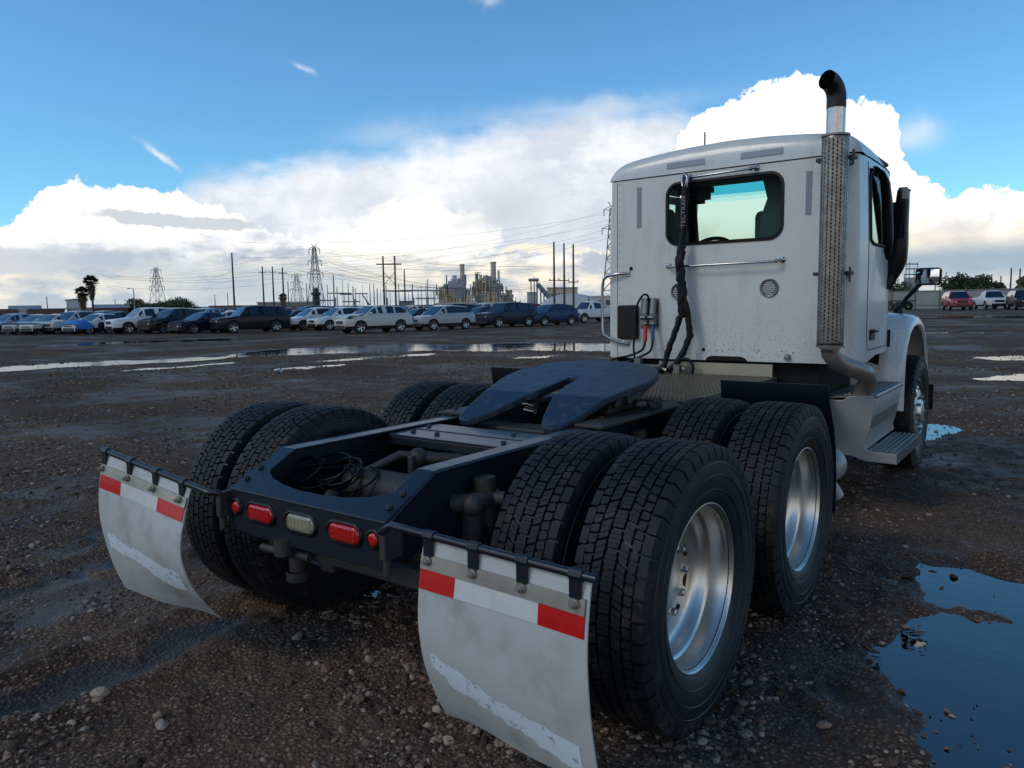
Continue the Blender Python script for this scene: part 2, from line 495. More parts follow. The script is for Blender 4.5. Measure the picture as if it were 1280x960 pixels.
_r = [gp(-260, 985), gp(20, 880), gp(140, 828), gp(275, 783), gp(430, 733), gp(-200, 800), gp(120, 700), gp(330, 655)]
RUTS = [(_r[0][0], _r[0][1], _r[3][0], _r[3][1], .15, .055), (_r[2][0], _r[2][1], _r[4][0], _r[4][1], .15, .042), (_r[5][0], _r[5][1], _r[7][0], _r[7][1], .14, .028), (1.75, -2.2, 1.5, .9, .16, .012), (3.2, 2.5, 2.0, 12, .25, .02)]


def build_ground():
    rs = [0.0, .35, .7, 1.0]
    r = 1.2
    while r < 15: rs.append(r); r *= 1.0068
    while r < 45: rs.append(r); r *= 1.014
    while r < 5200: rs.append(r); r *= 1.05
    a0, a1 = -76, 6
    an = list(np.linspace(a0, a1, 760)) + list(np.linspace(a1, 360 + a0, 90))[1:-1]
    rs = np.array(rs); an = np.radians(np.array(an)); nr, na = len(rs), len(an)
    A, RR = np.meshgrid(an, rs)
    x = CAM.x + RR * np.sin(A); y = CAM.y + RR * np.cos(A)
    z = height(x.ravel().copy(), y.ravel().copy())
    co = np.stack([x.ravel(), y.ravel(), z], 1).astype(np.float32)
    i, j = np.meshgrid(np.arange(nr - 1), np.arange(na), indexing='ij'); j2 = (j + 1) % na
    q = np.stack([i * na + j, (i + 1) * na + j, (i + 1) * na + j2, i * na + j2], -1).reshape(-1, 4)
    me = bpy.data.meshes.new('ground')
    me.vertices.add(len(co)); me.vertices.foreach_set('co', co.ravel())
    me.loops.add(q.size); me.loops.foreach_set('vertex_index', q[:, ::-1].ravel().astype(np.int32))
    me.polygons.add(len(q)); me.polygons.foreach_set('loop_start', np.arange(0, q.size, 4, dtype=np.int32))
    me.update(calc_edges=True); me.polygons.foreach_set('use_smooth', np.ones(len(q), bool)); me.validate()
    return me


gm = bpy.data.materials.new('wet gravel and mud'); gm.use_nodes = True
n = gm.node_tree; b = n.nodes['Principled BSDF']; t = n.nodes.new('ShaderNodeTexCoord').outputs['Object']
big = tex_noise(n, t, .35, 4, .6); med = tex_noise(n, t, 2.6, 5, .65); fin = tex_noise(n, t, 22, 6, .7)
tracks = tex_noise(n, t, .5, 5, .6, scl=(.25, 1.0, 1))
vor = n.nodes.new('ShaderNodeTexVoronoi'); vor.inputs['Scale'].default_value = 55; n.links.new(t, vor.inputs['Vector'])
vor2 = n.nodes.new('ShaderNodeTexVoronoi'); vor2.inputs['Scale'].default_value = 120; n.links.new(t, vor2.inputs['Vector'])
vc = S(n, vor.outputs['Distance']); vcol = n.nodes.new('ShaderNodeSeparateColor'); n.links.new(vor.outputs['Color'], vcol.inputs[0])
pv = S(n, vcol.outputs[0])
base = mixc(n, med.ss(.35, .68), (.036, .021, .0135), (.100, .062, .042))
base = mixc(n, (tracks.ss(.45, .6) * .55), base, (.15, .10, .072))
gravel = (med + big * .8 + fin * .5 - 1.02).ss(-.12, .14)
peb = mixc(n, pv, (.05, .032, .022), (.36, .25, .175))
base = mixc(n, (gravel * (vc.ss(.55, .25)) * .75), base, peb)
sepz = n.nodes.new('ShaderNodeSeparateXYZ'); n.links.new(t, sepz.inputs[0])
zz = S(n, sepz.outputs[2]) + (fin - .5) * .010 + (med - .5) * .02
wetz = zz.ss(.002, -.016)
base = mixc(n, wetz * .62, base, (.011, .008, .006))
n.links.new(base.s, b.inputs['Base Color'])
rough = (big * .5 + med * .5).ss(.35, .62) * .30 + .48
n.links.new((rough - wetz * .30).s, b.inputs['Roughness']); wetm = ((big * .6 + med * .4).ss(.50, .40) * .26 + .02 + wetz * .22)
n.links.new(wetm.s, b.inputs['Specular IOR Level'])
bh = big * .10 + fin * .012 + (vc * -1.0) * gravel * .010 + S(n, vor2.outputs['Distance']) * -.003 + med * .02
bn = n.nodes.new('ShaderNodeBump'); bn.inputs['Strength'].default_value = .9; bn.inputs['Distance'].default_value = 1.0
n.links.new(bh.s, bn.inputs['Height']); n.links.new(bn.outputs[0], b.inputs['Normal'])
gme = build_ground(); gme.materials.append(gm)
tag(link('ground', gme), kind='structure')

wm = bpy.data.materials.new('muddy puddle water'); wm.use_nodes = True
n = wm.node_tree; b = n.nodes['Principled BSDF']; t = n.nodes.new('ShaderNodeTexCoord').outputs['Object']
n.nodes.remove(b)
trn = n.nodes.new('ShaderNodeBsdfTransparent'); trn.inputs[0].default_value = (.42, .34, .26, 1)
gls = n.nodes.new('ShaderNodeBsdfGlossy'); gls.inputs['Roughness'].default_value = .012
frn = n.nodes.new('ShaderNodeFresnel'); frn.inputs['IOR'].default_value = 2.5
mxs = n.nodes.new('ShaderNodeMixShader'); n.links.new(frn.outputs[0], mxs.inputs[0]); n.links.new(trn.outputs[0], mxs.inputs[1]); n.links.new(gls.outputs[0], mxs.inputs[2])
outp = [q for q in n.nodes if q.type == 'OUTPUT_MATERIAL'][0]; n.links.new(mxs.outputs[0], outp.inputs[0])
w1 = tex_noise(n, t, 9, 3, .5); w2 = tex_noise(n, t, 1.2, 2, .5)
bn = n.nodes.new('ShaderNodeBump'); bn.inputs['Strength'].default_value = .5; bn.inputs['Distance'].default_value = .002
n.links.new((w1 + w2 * 4.0).s, bn.inputs['Height'])
for q in (gls, frn): n.links.new(bn.outputs[0], q.inputs['Normal'])
for nm, lab, P, am in PUD:
    cx = sum(p[0] for p in P) / len(P); cy = sum(p[1] for p in P) / len(P); cz = sum(p[2] for p in P) / len(P)
    m = MB(); pts = []
    n_ = len(P)
    area = sum(P[i][0] * P[(i + 1) % n_][1] - P[(i + 1) % n_][0] * P[i][1] for i in range(n_))
    for i, p in enumerate(P):
        a, c = Vector(P[i - 1][:2]), Vector(P[(i + 1) % n_][:2])
        d = (c - a); nn = Vector((d.y, -d.x)).normalized() * (1 if area > 0 else -1) * am * .55
        pts.append((p[0] + nn.x - cx, p[1] + nn.y - cy))
    m.add([(x, y, 0) for x, y in pts], [tuple(range(len(pts)))])
    o = m.build(nm, wm, fix=False); o.location = (cx, cy, cz - .008)
    bm = bmesh.new(); bm.from_mesh(o.data)
    if area < 0: bmesh.ops.reverse_faces(bm, faces=bm.faces)
    bmesh.ops.triangulate(bm, faces=bm.faces); bm.to_mesh(o.data); bm.free()
    tag(o, lab, kind='structure')

# loose stones near the camera: one object, stones made by geometry nodes
NS = 260000
u = rng.random(NS)
r = 1.3 * (21.5) ** u                       # 1.3 .. 28 m, dense near
a = np.radians(rng.uniform(-74, 6, NS))
sx, sy = CAM.x + r * np.sin(a), CAM.y + r * np.cos(a)
dens = fbm(sx, sy, .7, 4, 31) * .9 + fbm(sx, sy, 3.5, 2, 35) * .35
inrut = np.zeros(NS)
for (x0, y0, x1, y1, w, dp) in RUTS:
    ex, ey = x1 - x0, y1 - y0; l = math.hypot(ex, ey)
    s_ = ((sx - x0) * ex + (sy - y0) * ey) / l; q = ((sx - x0) * ey - (sy - y0) * ex) / l
    inrut = np.maximum(inrut, (s_ > 0) * (s_ < l) * np.exp(-(q / (w * .9)) ** 4))
keep = rng.random(NS) < (1 - .85 * inrut) * np.clip(.40 + dens * 1.9, .05, 1)
sx, sy, r = sx[keep], sy[keep], r[keep]
sz = height(sx.copy(), sy.copy())
size = .0046 * np.exp(rng.normal(0, .55, len(sx))) * (1 + .25 * np.clip((r - 2) / 6, 0, 3))
size = np.minimum(size, .026)
wet = PUD[0][2]
lift = (sz < -.006) & (rng.random(len(sz)) < .30) & (fbm(sx, sy, 1.6, 3, 91) > .12) & (sz > -.05)
sz = np.where(lift, -.007 + .004 * rng.random(len(sz)), sz)
keep = sz > -.030 + 0 * sz
sx, sy, sz, size = sx[keep], sy[keep], sz[keep], size[keep]
me = bpy.data.meshes.new('gravel'); me.vertices.add(len(sx))
me.vertices.foreach_set('co', np.stack([sx, sy, sz + size * .15], 1).astype(np.float32).ravel())
at_ = me.attributes.new('size', 'FLOAT', 'POINT'); at_.data.foreach_set('value', size.astype(np.float32))
go = link('gravel', me); tag(go, kind='stuff')
sm = bpy.data.materials.new('pebble'); sm.use_nodes = True; n = sm.node_tree; b = n.nodes['Principled BSDF']
at2 = n.nodes.new('ShaderNodeAttribute'); at2.attribute_name = 'tone'; at2.attribute_type = 'INSTANCER'
rp = n.nodes.new('ShaderNodeValToRGB'); n.links.new(at2.outputs['Fac'], rp.inputs[0])
cr = rp.color_ramp; cr.elements[0].color = (.035, .025, .019, 1); cr.elements[1].color = (.40, .29, .21, 1)
for p, c in ((.35, (.08, .053, .038, 1)), (.6, (.145, .095, .066, 1)), (.8, (.23, .155, .11, 1)), (.92, (.29, .235, .185, 1))):
    e = cr.elements.new(p); e.color = c
n.links.new(rp.outputs[0], b.inputs['Base Color']); b.inputs['Roughness'].default_value = .65; b.inputs['Specular IOR Level'].default_value = .2
ng = bpy.data.node_groups.new('gravel stones', 'GeometryNodeTree')
ng.interface.new_socket('Geometry', in_out='INPUT', socket_type='NodeSocketGeometry')
ng.interface.new_socket('Geometry', in_out='OUTPUT', socket_type='NodeSocketGeometry')
N = ng.nodes; gi = N.new('NodeGroupInput'); go_ = N.new('NodeGroupOutput')
join = N.new('GeometryNodeGeometryToInstance')
for k in range(5):
    ic = N.new('GeometryNodeMeshIcoSphere'); ic.inputs['Radius'].default_value = 1; ic.inputs['Subdivisions'].default_value = 2
    sp = N.new('GeometryNodeSetPosition'); nz = N.new('ShaderNodeTexNoise'); nz.noise_dimensions = '4D'
    nz.inputs['W'].default_value = k * 3.7; nz.inputs['Scale'].default_value = .9; nz.inputs['Detail'].default_value = 2
    vm = N.new('ShaderNodeVectorMath'); vm.operation = 'SUBTRACT'; vm.inputs[1].default_value = (.5, .5, .5)
    vs_ = N.new('ShaderNodeVectorMath'); vs_.operation = 'SCALE'; vs_.inputs['Scale'].default_value = 1.5
    ng.links.new(nz.outputs['Color'], vm.inputs[0]); ng.links.new(vm.outputs[0], vs_.inputs[0]); ng.links.new(vs_.outputs[0], sp.inputs['Offset'])
    ng.links.new(ic.outputs[0], sp.inputs['Geometry'])
    tr = N.new('GeometryNodeTransform'); tr.inputs['Scale'].default_value = (1.25, .95, .6)
    ng.links.new(sp.outputs[0], tr.inputs['Geometry'])
    mt = N.new('GeometryNodeSetMaterial'); mt.inputs['Material'].default_value = sm
    ng.links.new(tr.outputs[0], mt.inputs['Geometry']); ng.links.new(mt.outputs[0], join.inputs[0])
iop = N.new('GeometryNodeInstanceOnPoints'); iop.inputs['Pick Instance'].default_value = True
rv = N.new('FunctionNodeRandomValue'); rv.data_type = 'FLOAT_VECTOR'; rv.inputs[0].default_value = (-.5, -.5, -3.2); rv.inputs[1].default_value = (.5, .5, 3.2)
ng.links.new(rv.outputs[0], iop.inputs['Rotation'])
na_ = N.new('GeometryNodeInputNamedAttribute'); na_.data_type = 'FLOAT'; na_.inputs['Name'].default_value = 'size'
rs_ = N.new('FunctionNodeRandomValue'); rs_.data_type = 'FLOAT'; rs_.inputs[2].default_value = 0; rs_.inputs[3].default_value = 1; rs_.inputs['Seed'].default_value = 5
ng.links.new(na_.outputs[0], iop.inputs['Scale'])
st = N.new('GeometryNodeStoreNamedAttribute'); st.data_type = 'FLOAT'; st.domain = 'INSTANCE'; st.inputs['Name'].default_value = 'tone'
ng.links.new(gi.outputs[0], iop.inputs['Points']); ng.links.new(join.outputs[0], iop.inputs['Instance'])
ng.links.new(iop.outputs[0], st.inputs['Geometry']); ng.links.new(rs_.outputs[1], st.inputs['Value'])
ng.links.new(st.outputs[0], go_.inputs[0])
md = go.modifiers.new('stones', 'NODES'); md.node_group = ng
# ------------------------------------------------------------------ tractor materials
M_white = mat('white cab paint', (.62, .63, .60), .34, color2=(.46, .455, .42), thr=(.48, .85), stretch=(1, 1, .35), vscale=4.5, detail=8, coat=.35, bump=.0006, bscale=3, rvar=.12)
_n = M_white.node_tree; _b = _n.nodes['Principled BSDF']; _src = _b.inputs['Base Color'].links[0].from_socket
_t = _n.nodes.new('ShaderNodeTexCoord').outputs['Object']; _s = _n.nodes.new('ShaderNodeSeparateXYZ'); _n.links.new(_t, _s.inputs[0])
_x, _z = S(_n, _s.outputs[0]), S(_n, _s.outputs[2])
_sp = tex_noise(_n, _t, 60, 6, .7); _st = tex_noise(_n, _t, 7, 6, .65, scl=(1.6, 1.6, .18))
_f = ((_z.ss(1.75, 1.05) * .55 + .12) * _sp.ss(.50, .68) * .8 + _st.ss(.54, .72) * .16 + (_x - .80).ab().ss(.30, .0) * _z.ss(1.9, 2.7) * _st.ss(.35, .65) * .35).cl()
_n.links.new(mixc(_n, _f, S(_n, _src), (.20, .18, .15)).s, _b.inputs['Base Color'])
M_wpan = mat('white aluminium panel', (.60, .61, .585), .5, var=.12, vscale=2.3, rvar=.15)
M_frame = mat('black blue frame paint', (.0032, .0080, .019), .30, var=.6, vscale=22, bump=.0012, bscale=60, rvar=.25, coat=.15)
M_fifth = mat('worn fifth wheel paint', (.006, .013, .030), .40, color2=(.034, .048, .075), vscale=16, thr=(.50, .64), detail=12, bump=.0025, bscale=30, rvar=.2)
M_black = mat('black plastic', (.005, .005, .006), .45, var=.3, vscale=20, spec=.35)
M_dark = mat('grimy dark metal', (.018, .018, .019), .6, color2=(.045, .040, .035), vscale=16, bump=.002, bscale=50)
M_rub = mat('tyre rubber', (.008, .009, .012), .62, spec=.35, color2=(.048, .040, .033), vscale=11, thr=(.50, .74), detail=9, bump=.0006, bscale=160, rvar=.15)
M_rubw = mat('tyre sidewall', (.009, .011, .014), .46, color2=(.038, .034, .031), vscale=8, thr=(.48, .80), detail=9, rvar=.15)
M_alu = mat('polished aluminium wheel', (.74, .70, .63), .27, 1.0, var=.25, vscale=12, rvar=.18, bump=.0005, bscale=12)
M_chrome = mat('chrome', (.45, .45, .45), .16, 1.0, var=.2, vscale=30, rvar=.15)
M_steel = mat('dull steel', (.24, .235, .225), .40, .8, var=.4, vscale=30)
M_flap = mat('white mudflap plastic', (.47, .49, .48), .5, color2=(.25, .235, .205), vscale=4, thr=(.46, .78), detail=12, rvar=.2)
M_patch = mat('paler paint on the mudflap', (.66, .74, .80), .5, color2=(.36, .38, .38), vscale=38, thr=(.56, .66))
M_tapeR = mat('red reflective tape', (.58, .008, .008), .3, var=.25, vscale=30, emis=None)
M_tapeW = mat('silver reflective tape', (.60, .62, .60), .32, var=.15, vscale=20)
M_stiff = mat('bare metal strip', (.40, .38, .33), .4, .6, var=.35, vscale=14)
M_red = mat('red lamp lens', (.50, .008, .008), .12, var=.3, vscale=60, coat=.6, bump=.002, bscale=90)
M_clear = mat('clear lamp lens', (.30, .275, .19), .15, var=.3, vscale=60, coat=.6, bump=.002, bscale=90)
M_refl = mat('grey reflective sheet', (.21, .25, .29), .32, var=.15, vscale=30)
M_deck = mat('aluminium deck plate', (.26, .22, .165), .42, .75, color2=(.10, .085, .065), vscale=20)
M_guard = mat('stainless heat shield', (.36, .34, .31), .24, .95, color2=(.10, .085, .07), vscale=18, rvar=.25)
M_hole = mat('dark opening', (.004, .004, .004), .9)
M_pipe = mat('exhaust pipe steel', (.36, .33, .29), .42, .55, color2=(.16, .13, .10), vscale=9)
M_cream = mat('cream painted panel', (.36, .32, .23), .5, var=.2)
M_fair = mat('grey aluminium fairing', (.33, .33, .32), .36, .25, var=.12, vscale=3, rvar=.15)
M_glass = glassmat('cab window glass', (.62, .80, .72), .10)
M_glassw = glassmat('windshield glass', (.85, .93, .90), .06)
M_side = mat('dark side glass', (.008, .012, .014), .03, coat=.3)
M_cable = mat('black cable', (.004, .005, .007), .5, spec=.25)
M_redh = mat('red hose grip', (.42, .03, .02), .45)
M_blueh = mat('blue hose grip', (.03, .06, .16), .45)
M_seat = mat('seat cloth', (.11, .135, .125), .8)
M_mirror = mat('mirror glass', (.85, .88, .9), .02, 1.0)
M_text = mat('printed lettering', (.26, .26, .25), .6)
M_label = mat('grimy label', (.34, .33, .29), .6, color2=(.08, .08, .08), vscale=60, thr=(.5, .6))
M_shade3 = glassmat('windshield light band', (.65, .88, .92), .05)
M_shade = glassmat('windshield sun band', (.06, .48, .70), .05)
M_shade2 = glassmat('windshield fading band', (.40, .78, .88), .05)

T = empty('semi_truck', (0, 0, 0), label='white day cab semi truck with bare blue frame, dual wheels and white mudflaps', cat='truck')


# ---- wheels
def tyre_mesh():
    m = MB()
    prof = [(-.098, .288), (-.112, .298), (-.128, .335), (-.139, .385), (-.141, .42), (-.137, .455), (-.133, .478), (-.128, .490), (-.10, .4985), (0, .5015), (.10, .4985), (.128, .490), (.133, .478), (.137, .455), (.141, .42), (.139, .385), (.128, .335), (.112, .298), (.098, .288)]
    m.lathe(prof, seg=96, mi=1)
    # fine rings on the sidewalls
    for s in (-1, 1):
        for a, r in ((.1335, .352), (.1415, .405), (.1395, .447)):
            m.lathe([(s * (a - .002), r - .003), (s * (a + .0015), r), (s * (a - .002), r + .003)], seg=96, mi=1)
    Np = 48; dq = 2 * math.pi / Np
    def rtop(x): return .5175 - .10 * x * x * 2.2
    def blk(poly, rl=.496, taper=.0012):
        """poly: (x, t) with t in pitch units"""
        n_ = len(poly); cx = sum(p[0] for p in poly) / n_; ct = sum(p[1] for p in poly) / n_
        vs = []
        for x, t in poly:
            q = t * dq; vs.append((x, rl * math.sin(q), rl * math.cos(q)))
        for x, t in poly:
            xx = x + (cx - x) * .03; q = (t + (ct - t) * .03) * dq; rr = rtop(x)
            vs.append((xx, rr * math.sin(q), rr * math.cos(q)))
        fs = [tuple(range(n_, 2 * n_))] + [(i, (i + 1) % n_, (i + 1) % n_ + n_, i + n_) for i in range(n_)]
        m.add(vs, fs, 0)
    for k in range(Np):
        # centre block: four slices divided by sipes
        for j in range(4):
            a, b_ = k + .06 + j * .2225, k + .06 + j * .2225 + .205
            w = .0205 if j in (1, 2) else .0185
            blk([(-w, a), (w, a), (w, b_), (-w, b_)])
        for s in (-1, 1):
            ph = .5
            for j in range(3):
                a = k + ph + .05 + j * .30; sl = .20
                x0, x1 = s * .0272, s * .0580
                blk([(x0, a), (x1, a - sl), (x1, a - sl + .275), (x0, a + .275)])
            # inner shoulder column with a notch
            a = k + .18
            blk([(s * .0640, a), (s * .0840, a - .10), (s * .0925, a - .02), (s * .0940, a + .34), (s * .0850, a + .36), (s * .0655, a + .38)])
            a = k + .68
            blk([(s * .0640, a), (s * .0925, a - .04), (s * .0940, a + .27), (s * .0850, a + .36), (s * .0655, a + .38)])
            # outer shoulder lug running down the sidewall
            for a, ln in ((k + .03, .84),):
                q0, q1 = a * dq, (a + ln) * dq; vs = []
                P = [(.0975, .499, .5135), (.128, .490, .5085), (.1385, .455, .478)]
                for q in (q0, q1):
                    for x, rl, rh in P: vs += [(s * (x - .002), (rl - .004) * math.sin(q), (rl - .004) * math.cos(q)), (s * x, rh * math.sin(q), rh * math.cos(q))]
                fs = [(1, 3, 9, 7), (3, 5, 11, 9), (0, 1, 7, 6), (5, 4, 10, 11), (0, 2, 3, 1), (2, 4, 5, 3), (6, 7, 9, 8), (8, 9, 11, 10)]
                m.add(vs, fs, 0)
    me = m.mesh('tyre', [M_rub, M_rubw])
    bm = bmesh.new(); bm.from_mesh(me); bmesh.ops.recalc_face_normals(bm, faces=bm.faces); bm.to_mesh(me); bm.free()
    shade(me, 32)
    return me


def disc_holes(m, x, r, rr, n_, depth, mi):
    for k in range(n_):
        q = 2 * math.pi * k / n_
        c = Vector((x, r * math.sin(q), r * math.cos(q)))
        vs = [c + Vector((0, rr * math.cos(t), rr * math.sin(t))) for t in [2 * math.pi * i / 14 for i in range(14)]]
        m.add(vs, [tuple(range(14))], mi)


def rim_mesh(kind):
    m = MB(); X = .115
    if kind == 'dual':
        prof = [(X - .012, .290), (X - .004, .303), (X, .3035), (X + .001, .299), (X - .006, .2925), (X - .020, .2885), (X - .034, .2845), (X - .040, .2810), (X - .085, .2790), (X - .090, .2710), (X - .096, .2650), (X - .120, .2600), (X - .138, .249), (X - .148, .228), (X - .150, .135), (X - .148, .118), (X - .138, .114), (X - .130, .104), (X - .130, .03), (X - .130, .001)]
        m.lathe(prof, seg=96)
        disc_holes(m, X - .1485, .197, .026, 10, 0, 1)
    else:
        prof = [(X - .012, .290), (X - .004, .303), (X, .3035), (X + .001, .299), (X - .006, .2925), (X - .020, .2885), (X - .030, .2800), (X - .035, .262), (X - .010, .235), (X + .005, .19), (X + .010, .130), (X + .016, .112), (X + .034, .100), (X + .040, .080), (X + .042, .001)]
        m.lathe(prof, seg=96)
        disc_holes(m, X + .0025, .215, .027, 10, 0, 1)
    m.lathe([(X - .18, .262), (-.09, .262), (-.115, .29), (-.115, .303)], seg=48)
    me = m.mesh('wheel', [M_alu, M_hole]); shade(me, 40)
    return me


def nut_mesh(x):
    m = MB(); m.lathe([(0, .017), (.008, .017), (.010, .0145), (.028, .0135), (.032, .009), (.033, .001)], seg=6)
    me = m.mesh('lug_nut', [M_chrome]); shade(me, 30); return me


TY, RD, RS_, NUT = tyre_mesh(), rim_mesh('dual'), rim_mesh('steer'), nut_mesh(0)


def wheel(cx, cy, kind, side, ang, lab):
    o = link('wheel', RD if kind == 'dual' else RS_, T, loc=(cx - (.115 if side < 0 and kind == 'dual' else 0), cy, .503))
    if side < 0: o.rotation_euler[2] = math.pi
    ty = link('tyre', TY, o); ty.rotation_euler[0] = ang
    tag(o, lab)
    nx = .115 - .150 if kind == 'dual' else .115 + .008
    for k in range(10):
        q = 2 * math.pi * (k + .5) / 10
        link('lug_nut', NUT, o, loc=(nx, .1435 * math.sin(q), .1435 * math.cos(q)))
    return o


AX = 1.245
for side, sn in ((1, 'right'), (-1, 'left')):
    for y, rn in ((0, 'rearmost'), (AX, 'forward')):
        w = wheel(side * 1.08, y, 'dual', side, .03 + y, f'outer {sn} wheel of the {rn} drive axle')
        if side > 0 and y == 0:
            m = MB()
            for i, (a, c) in enumerate([(.0, .05), (.055, .018), (.08, .03), (.08, -.0), (.115, .02)]):
                pass
            q = R(-128)
            tn = Vector((0, math.cos(q), -math.sin(q)))
            for (u, v, wu, wv) in ((-.012, 0, .016, .010), (.004, .004, .004, .012), (.012, .006, .006, .004), (.012, -.004, .008, .002), (.022, .003, .006, .002), (.022, -.003, .006, .002)):
                vs = []
                for du, dv in ((-1, -1), (1, -1), (1, 1), (-1, 1)):
                    qq = q + (u + du * wu / 2) / .279; xx = .052 + v + dv * wv / 2
                    vs.append((xx, .2785 * math.sin(qq), .2785 * math.cos(qq)))
                m.add(vs, [(0, 1, 2, 3)])
            m.build('rim_sticker', M_black, w, fix=False)
        # inner dual: the rim is turned the other way round
        o = link('wheel', RD, T, loc=(side * .737 - (.115 if side < 0 else 0), y, .503), rotz=0 if side < 0 else math.pi)
        tag(o, f'inner {sn} wheel of the {rn} drive axle')
        ty = link('tyre', TY, o); ty.rotation_euler[0] = .6 + y
    wheel(side * 1.01, 5.1, 'steer', side, .2, f'{sn} front steer wheel')

# ---- frame rails
ZT, ZB = .939, .665
for s in (-1, 1):
    m = MB()
    web = [(-.800, .668), (-.800, .800), (-.790, .812), (-.557, ZT - .004), (5.9, ZT - .004), (5.9, ZB), (-.70, ZB)]
    m.prism(web, s * .430, s * .421, 'X')
    # top flange follows the web, bottom flange is straight
    m.sheet([(-.800, .806), (-.557, ZT - .008), (-.50, ZT - .008), (5.9, ZT - .008)], s * .432, s * .345, .008, 'X')
    m.sheet([(-.70, ZB), (5.9, ZB)], s * .4305, s * .345, .008, 'X')
    m.build('frame_rail', M_frame, T, bevel=.004)
    # round bent edge on the outer top corner
    m = MB()
    m.tube([(s * .424, -.795, .800), (s * .424, -.557, ZT - .010), (s * .424, -.50, ZT - .009), (s * .424, 5.9, ZT - .009)], .0105, 10)
    m.build('rail_edge', M_frame, T, smooth=60)
# bolts on rails
m_b = MB(); m_b.lathe([(0, .013), (.010, .013), (.012, .009), (.0125, .001)], axis='Z', seg=6); bolt_me = m_b.mesh('bolt', [M_dark])
m_b = MB(); m_b.lathe([(0, .013), (.010, .013), (.012, .009), (.0125, .001)], axis='X', seg=6); boltx_me = m_b.mesh('bolt', [M_dark])

# rear cross panel with the lamps
m = MB()
c = []
def rrect(cx, cz, w, h, r, n_=6):
    P = []
    for sx_, sz_, a0 in ((1, 1, 0), (-1, 1, 90), (-1, -1, 180), (1, -1, 270)):
        for i in range(n_ + 1):
            q = R(a0 + 90 * i / n_)
            P.append((cx + sx_ * (w / 2 - r) + r * math.cos(q), cz + sz_ * (h / 2 - r) + r * math.sin(q)))
    return P
panel = [(-.436, .812), (.436, .812), (.446, .72), (.446, .665), (.42, .652), (.30, .640), (-.30, .640), (-.42, .652), (-.446, .665), (-.446, .72)]
m.prism(panel, -.806, -.798, 'Y')
m.build('rear_crossmember', M_frame, T, bevel=.004)
# sloping top plate with its curved front edge
m = MB(); sl = (ZT - .812) / (.806 - .557)
ou = [(-.436, 0), (.436, 0), (.436, .135), (.345, .130), (.32, .108), (.27, .086), (.18, .066), (.07, .056), (-.07, .056), (-.18, .066), (-.27, .086), (-.32, .108), (-.345, .130), (-.436, .135)]
vs = [(x, -.810 + t_, .8145 + t_ * sl) for x, t_ in ou] + [(x, -.810 + t_, .8065 + t_ * sl) for x, t_ in ou]
k = len(ou)
m.add(vs, [tuple(range(k)), tuple(range(2 * k - 1, k - 1, -1))] + [(i, (i + 1) % k, (i + 1) % k + k, i + k) for i in range(k)])
m.build('corner_plate', M_frame, T, bevel=.003)
for bx in (-.40, .40):
    for by in (.055, .12):
        link('bolt', bolt_me, T, loc=(bx, -.81 + by, .815 + by * sl))


def oval(w, h, n_=10):
    r = h / 2
    return rrect(0, 0, w, h, r - 1e-4, n_)


def lamp(name, cx, cz, w, h, lensmat, label=None):
    m = MB()
    P0, P1, P2 = oval(w + .030, h + .030), oval(w + .012, h + .012), oval(w + .004, h + .004)
    Y0 = -.806
    k = len(P0)
    rows = [[(cx + x, Y0 + .001, cz + z) for x, z in P0], [(cx + x, Y0 - .008, cz + z) for x, z in oval(w + .024, h + .024)], [(cx + x, Y0 - .010, cz + z) for x, z in P1], [(cx + x, Y0 - .004, cz + z) for x, z in P2]]
    m.grid(rows, closeu=True)
    o = m.build(name, M_black, T, smooth=60)
    m = MB()
    rows = [[(cx + x * s_, Y0 - .004 - dy, cz + z * s_) for x, z in oval(w, h)] for s_, dy in ((1.02, 0), (.98, .005), (.90, .008), (.5, .0095))]
    m.grid(rows, closeu=True)
    m.add(rows[-1], [tuple(range(len(rows[-1])))])
    # moulded ribs in the lens
    if w > .1:
        for i in range(-3, 4):
            m.b2((cx + i * .021 - .001, Y0 - .0142, cz - h * .36), (cx + i * .021 + .001, Y0 - .012, cz + h * .36))
        for i in (-1, 0, 1):
            m.b2((cx - w * .42, Y0 - .0142, cz + i * .018 - .001), (cx + w * .42, Y0 - .012, cz + i * .018 + .001))
    m.build('lens', lensmat, o, smooth=60)
    if label: tag(o, label)
    return o


lamp('tail_lamp', -.241, .740, .155, .060, M_red, 'red oval tail lamp on the left')
lamp('reversing_lamp', -.002, .740, .155, .060, M_clear, 'clear oval reversing lamp')
lamp('tail_lamp', .234, .744, .155, .060, M_red, 'red oval tail lamp on the right')
lamp('marker_lamp', -.394, .744, .046, .046, M_red, 'small round red lamp on the left')
lamp('marker_lamp', .381, .748, .046, .046, M_red, 'small round red lamp on the right')

# lower bar, hitch pin, posts under the rear
m = MB(); m.b2((-.30, -.74, .575), (.86, -.66, .645)); m.build('lower_crossbar', M_dark, T, bevel=.01)
m = MB(); m.tube([(-.28, -.78, .595), (-.02, -.76, .595)], .016, 10); m.tube([(-.12, -.80, .60), (-.12, -.80, .66)], .035, 10); m.build('tow_pin', M_dark, T, smooth=40)
m = MB(); m.tube([(-.36, -.56, .66), (-.36, -.56, .42)], .035, 12); m.lathe([(.38, .048), (.40, .05), (.42, .05)], (-.36, -.56, 0), 'Z', 12); m.build('vertical_post', M_dark, T, smooth=50)

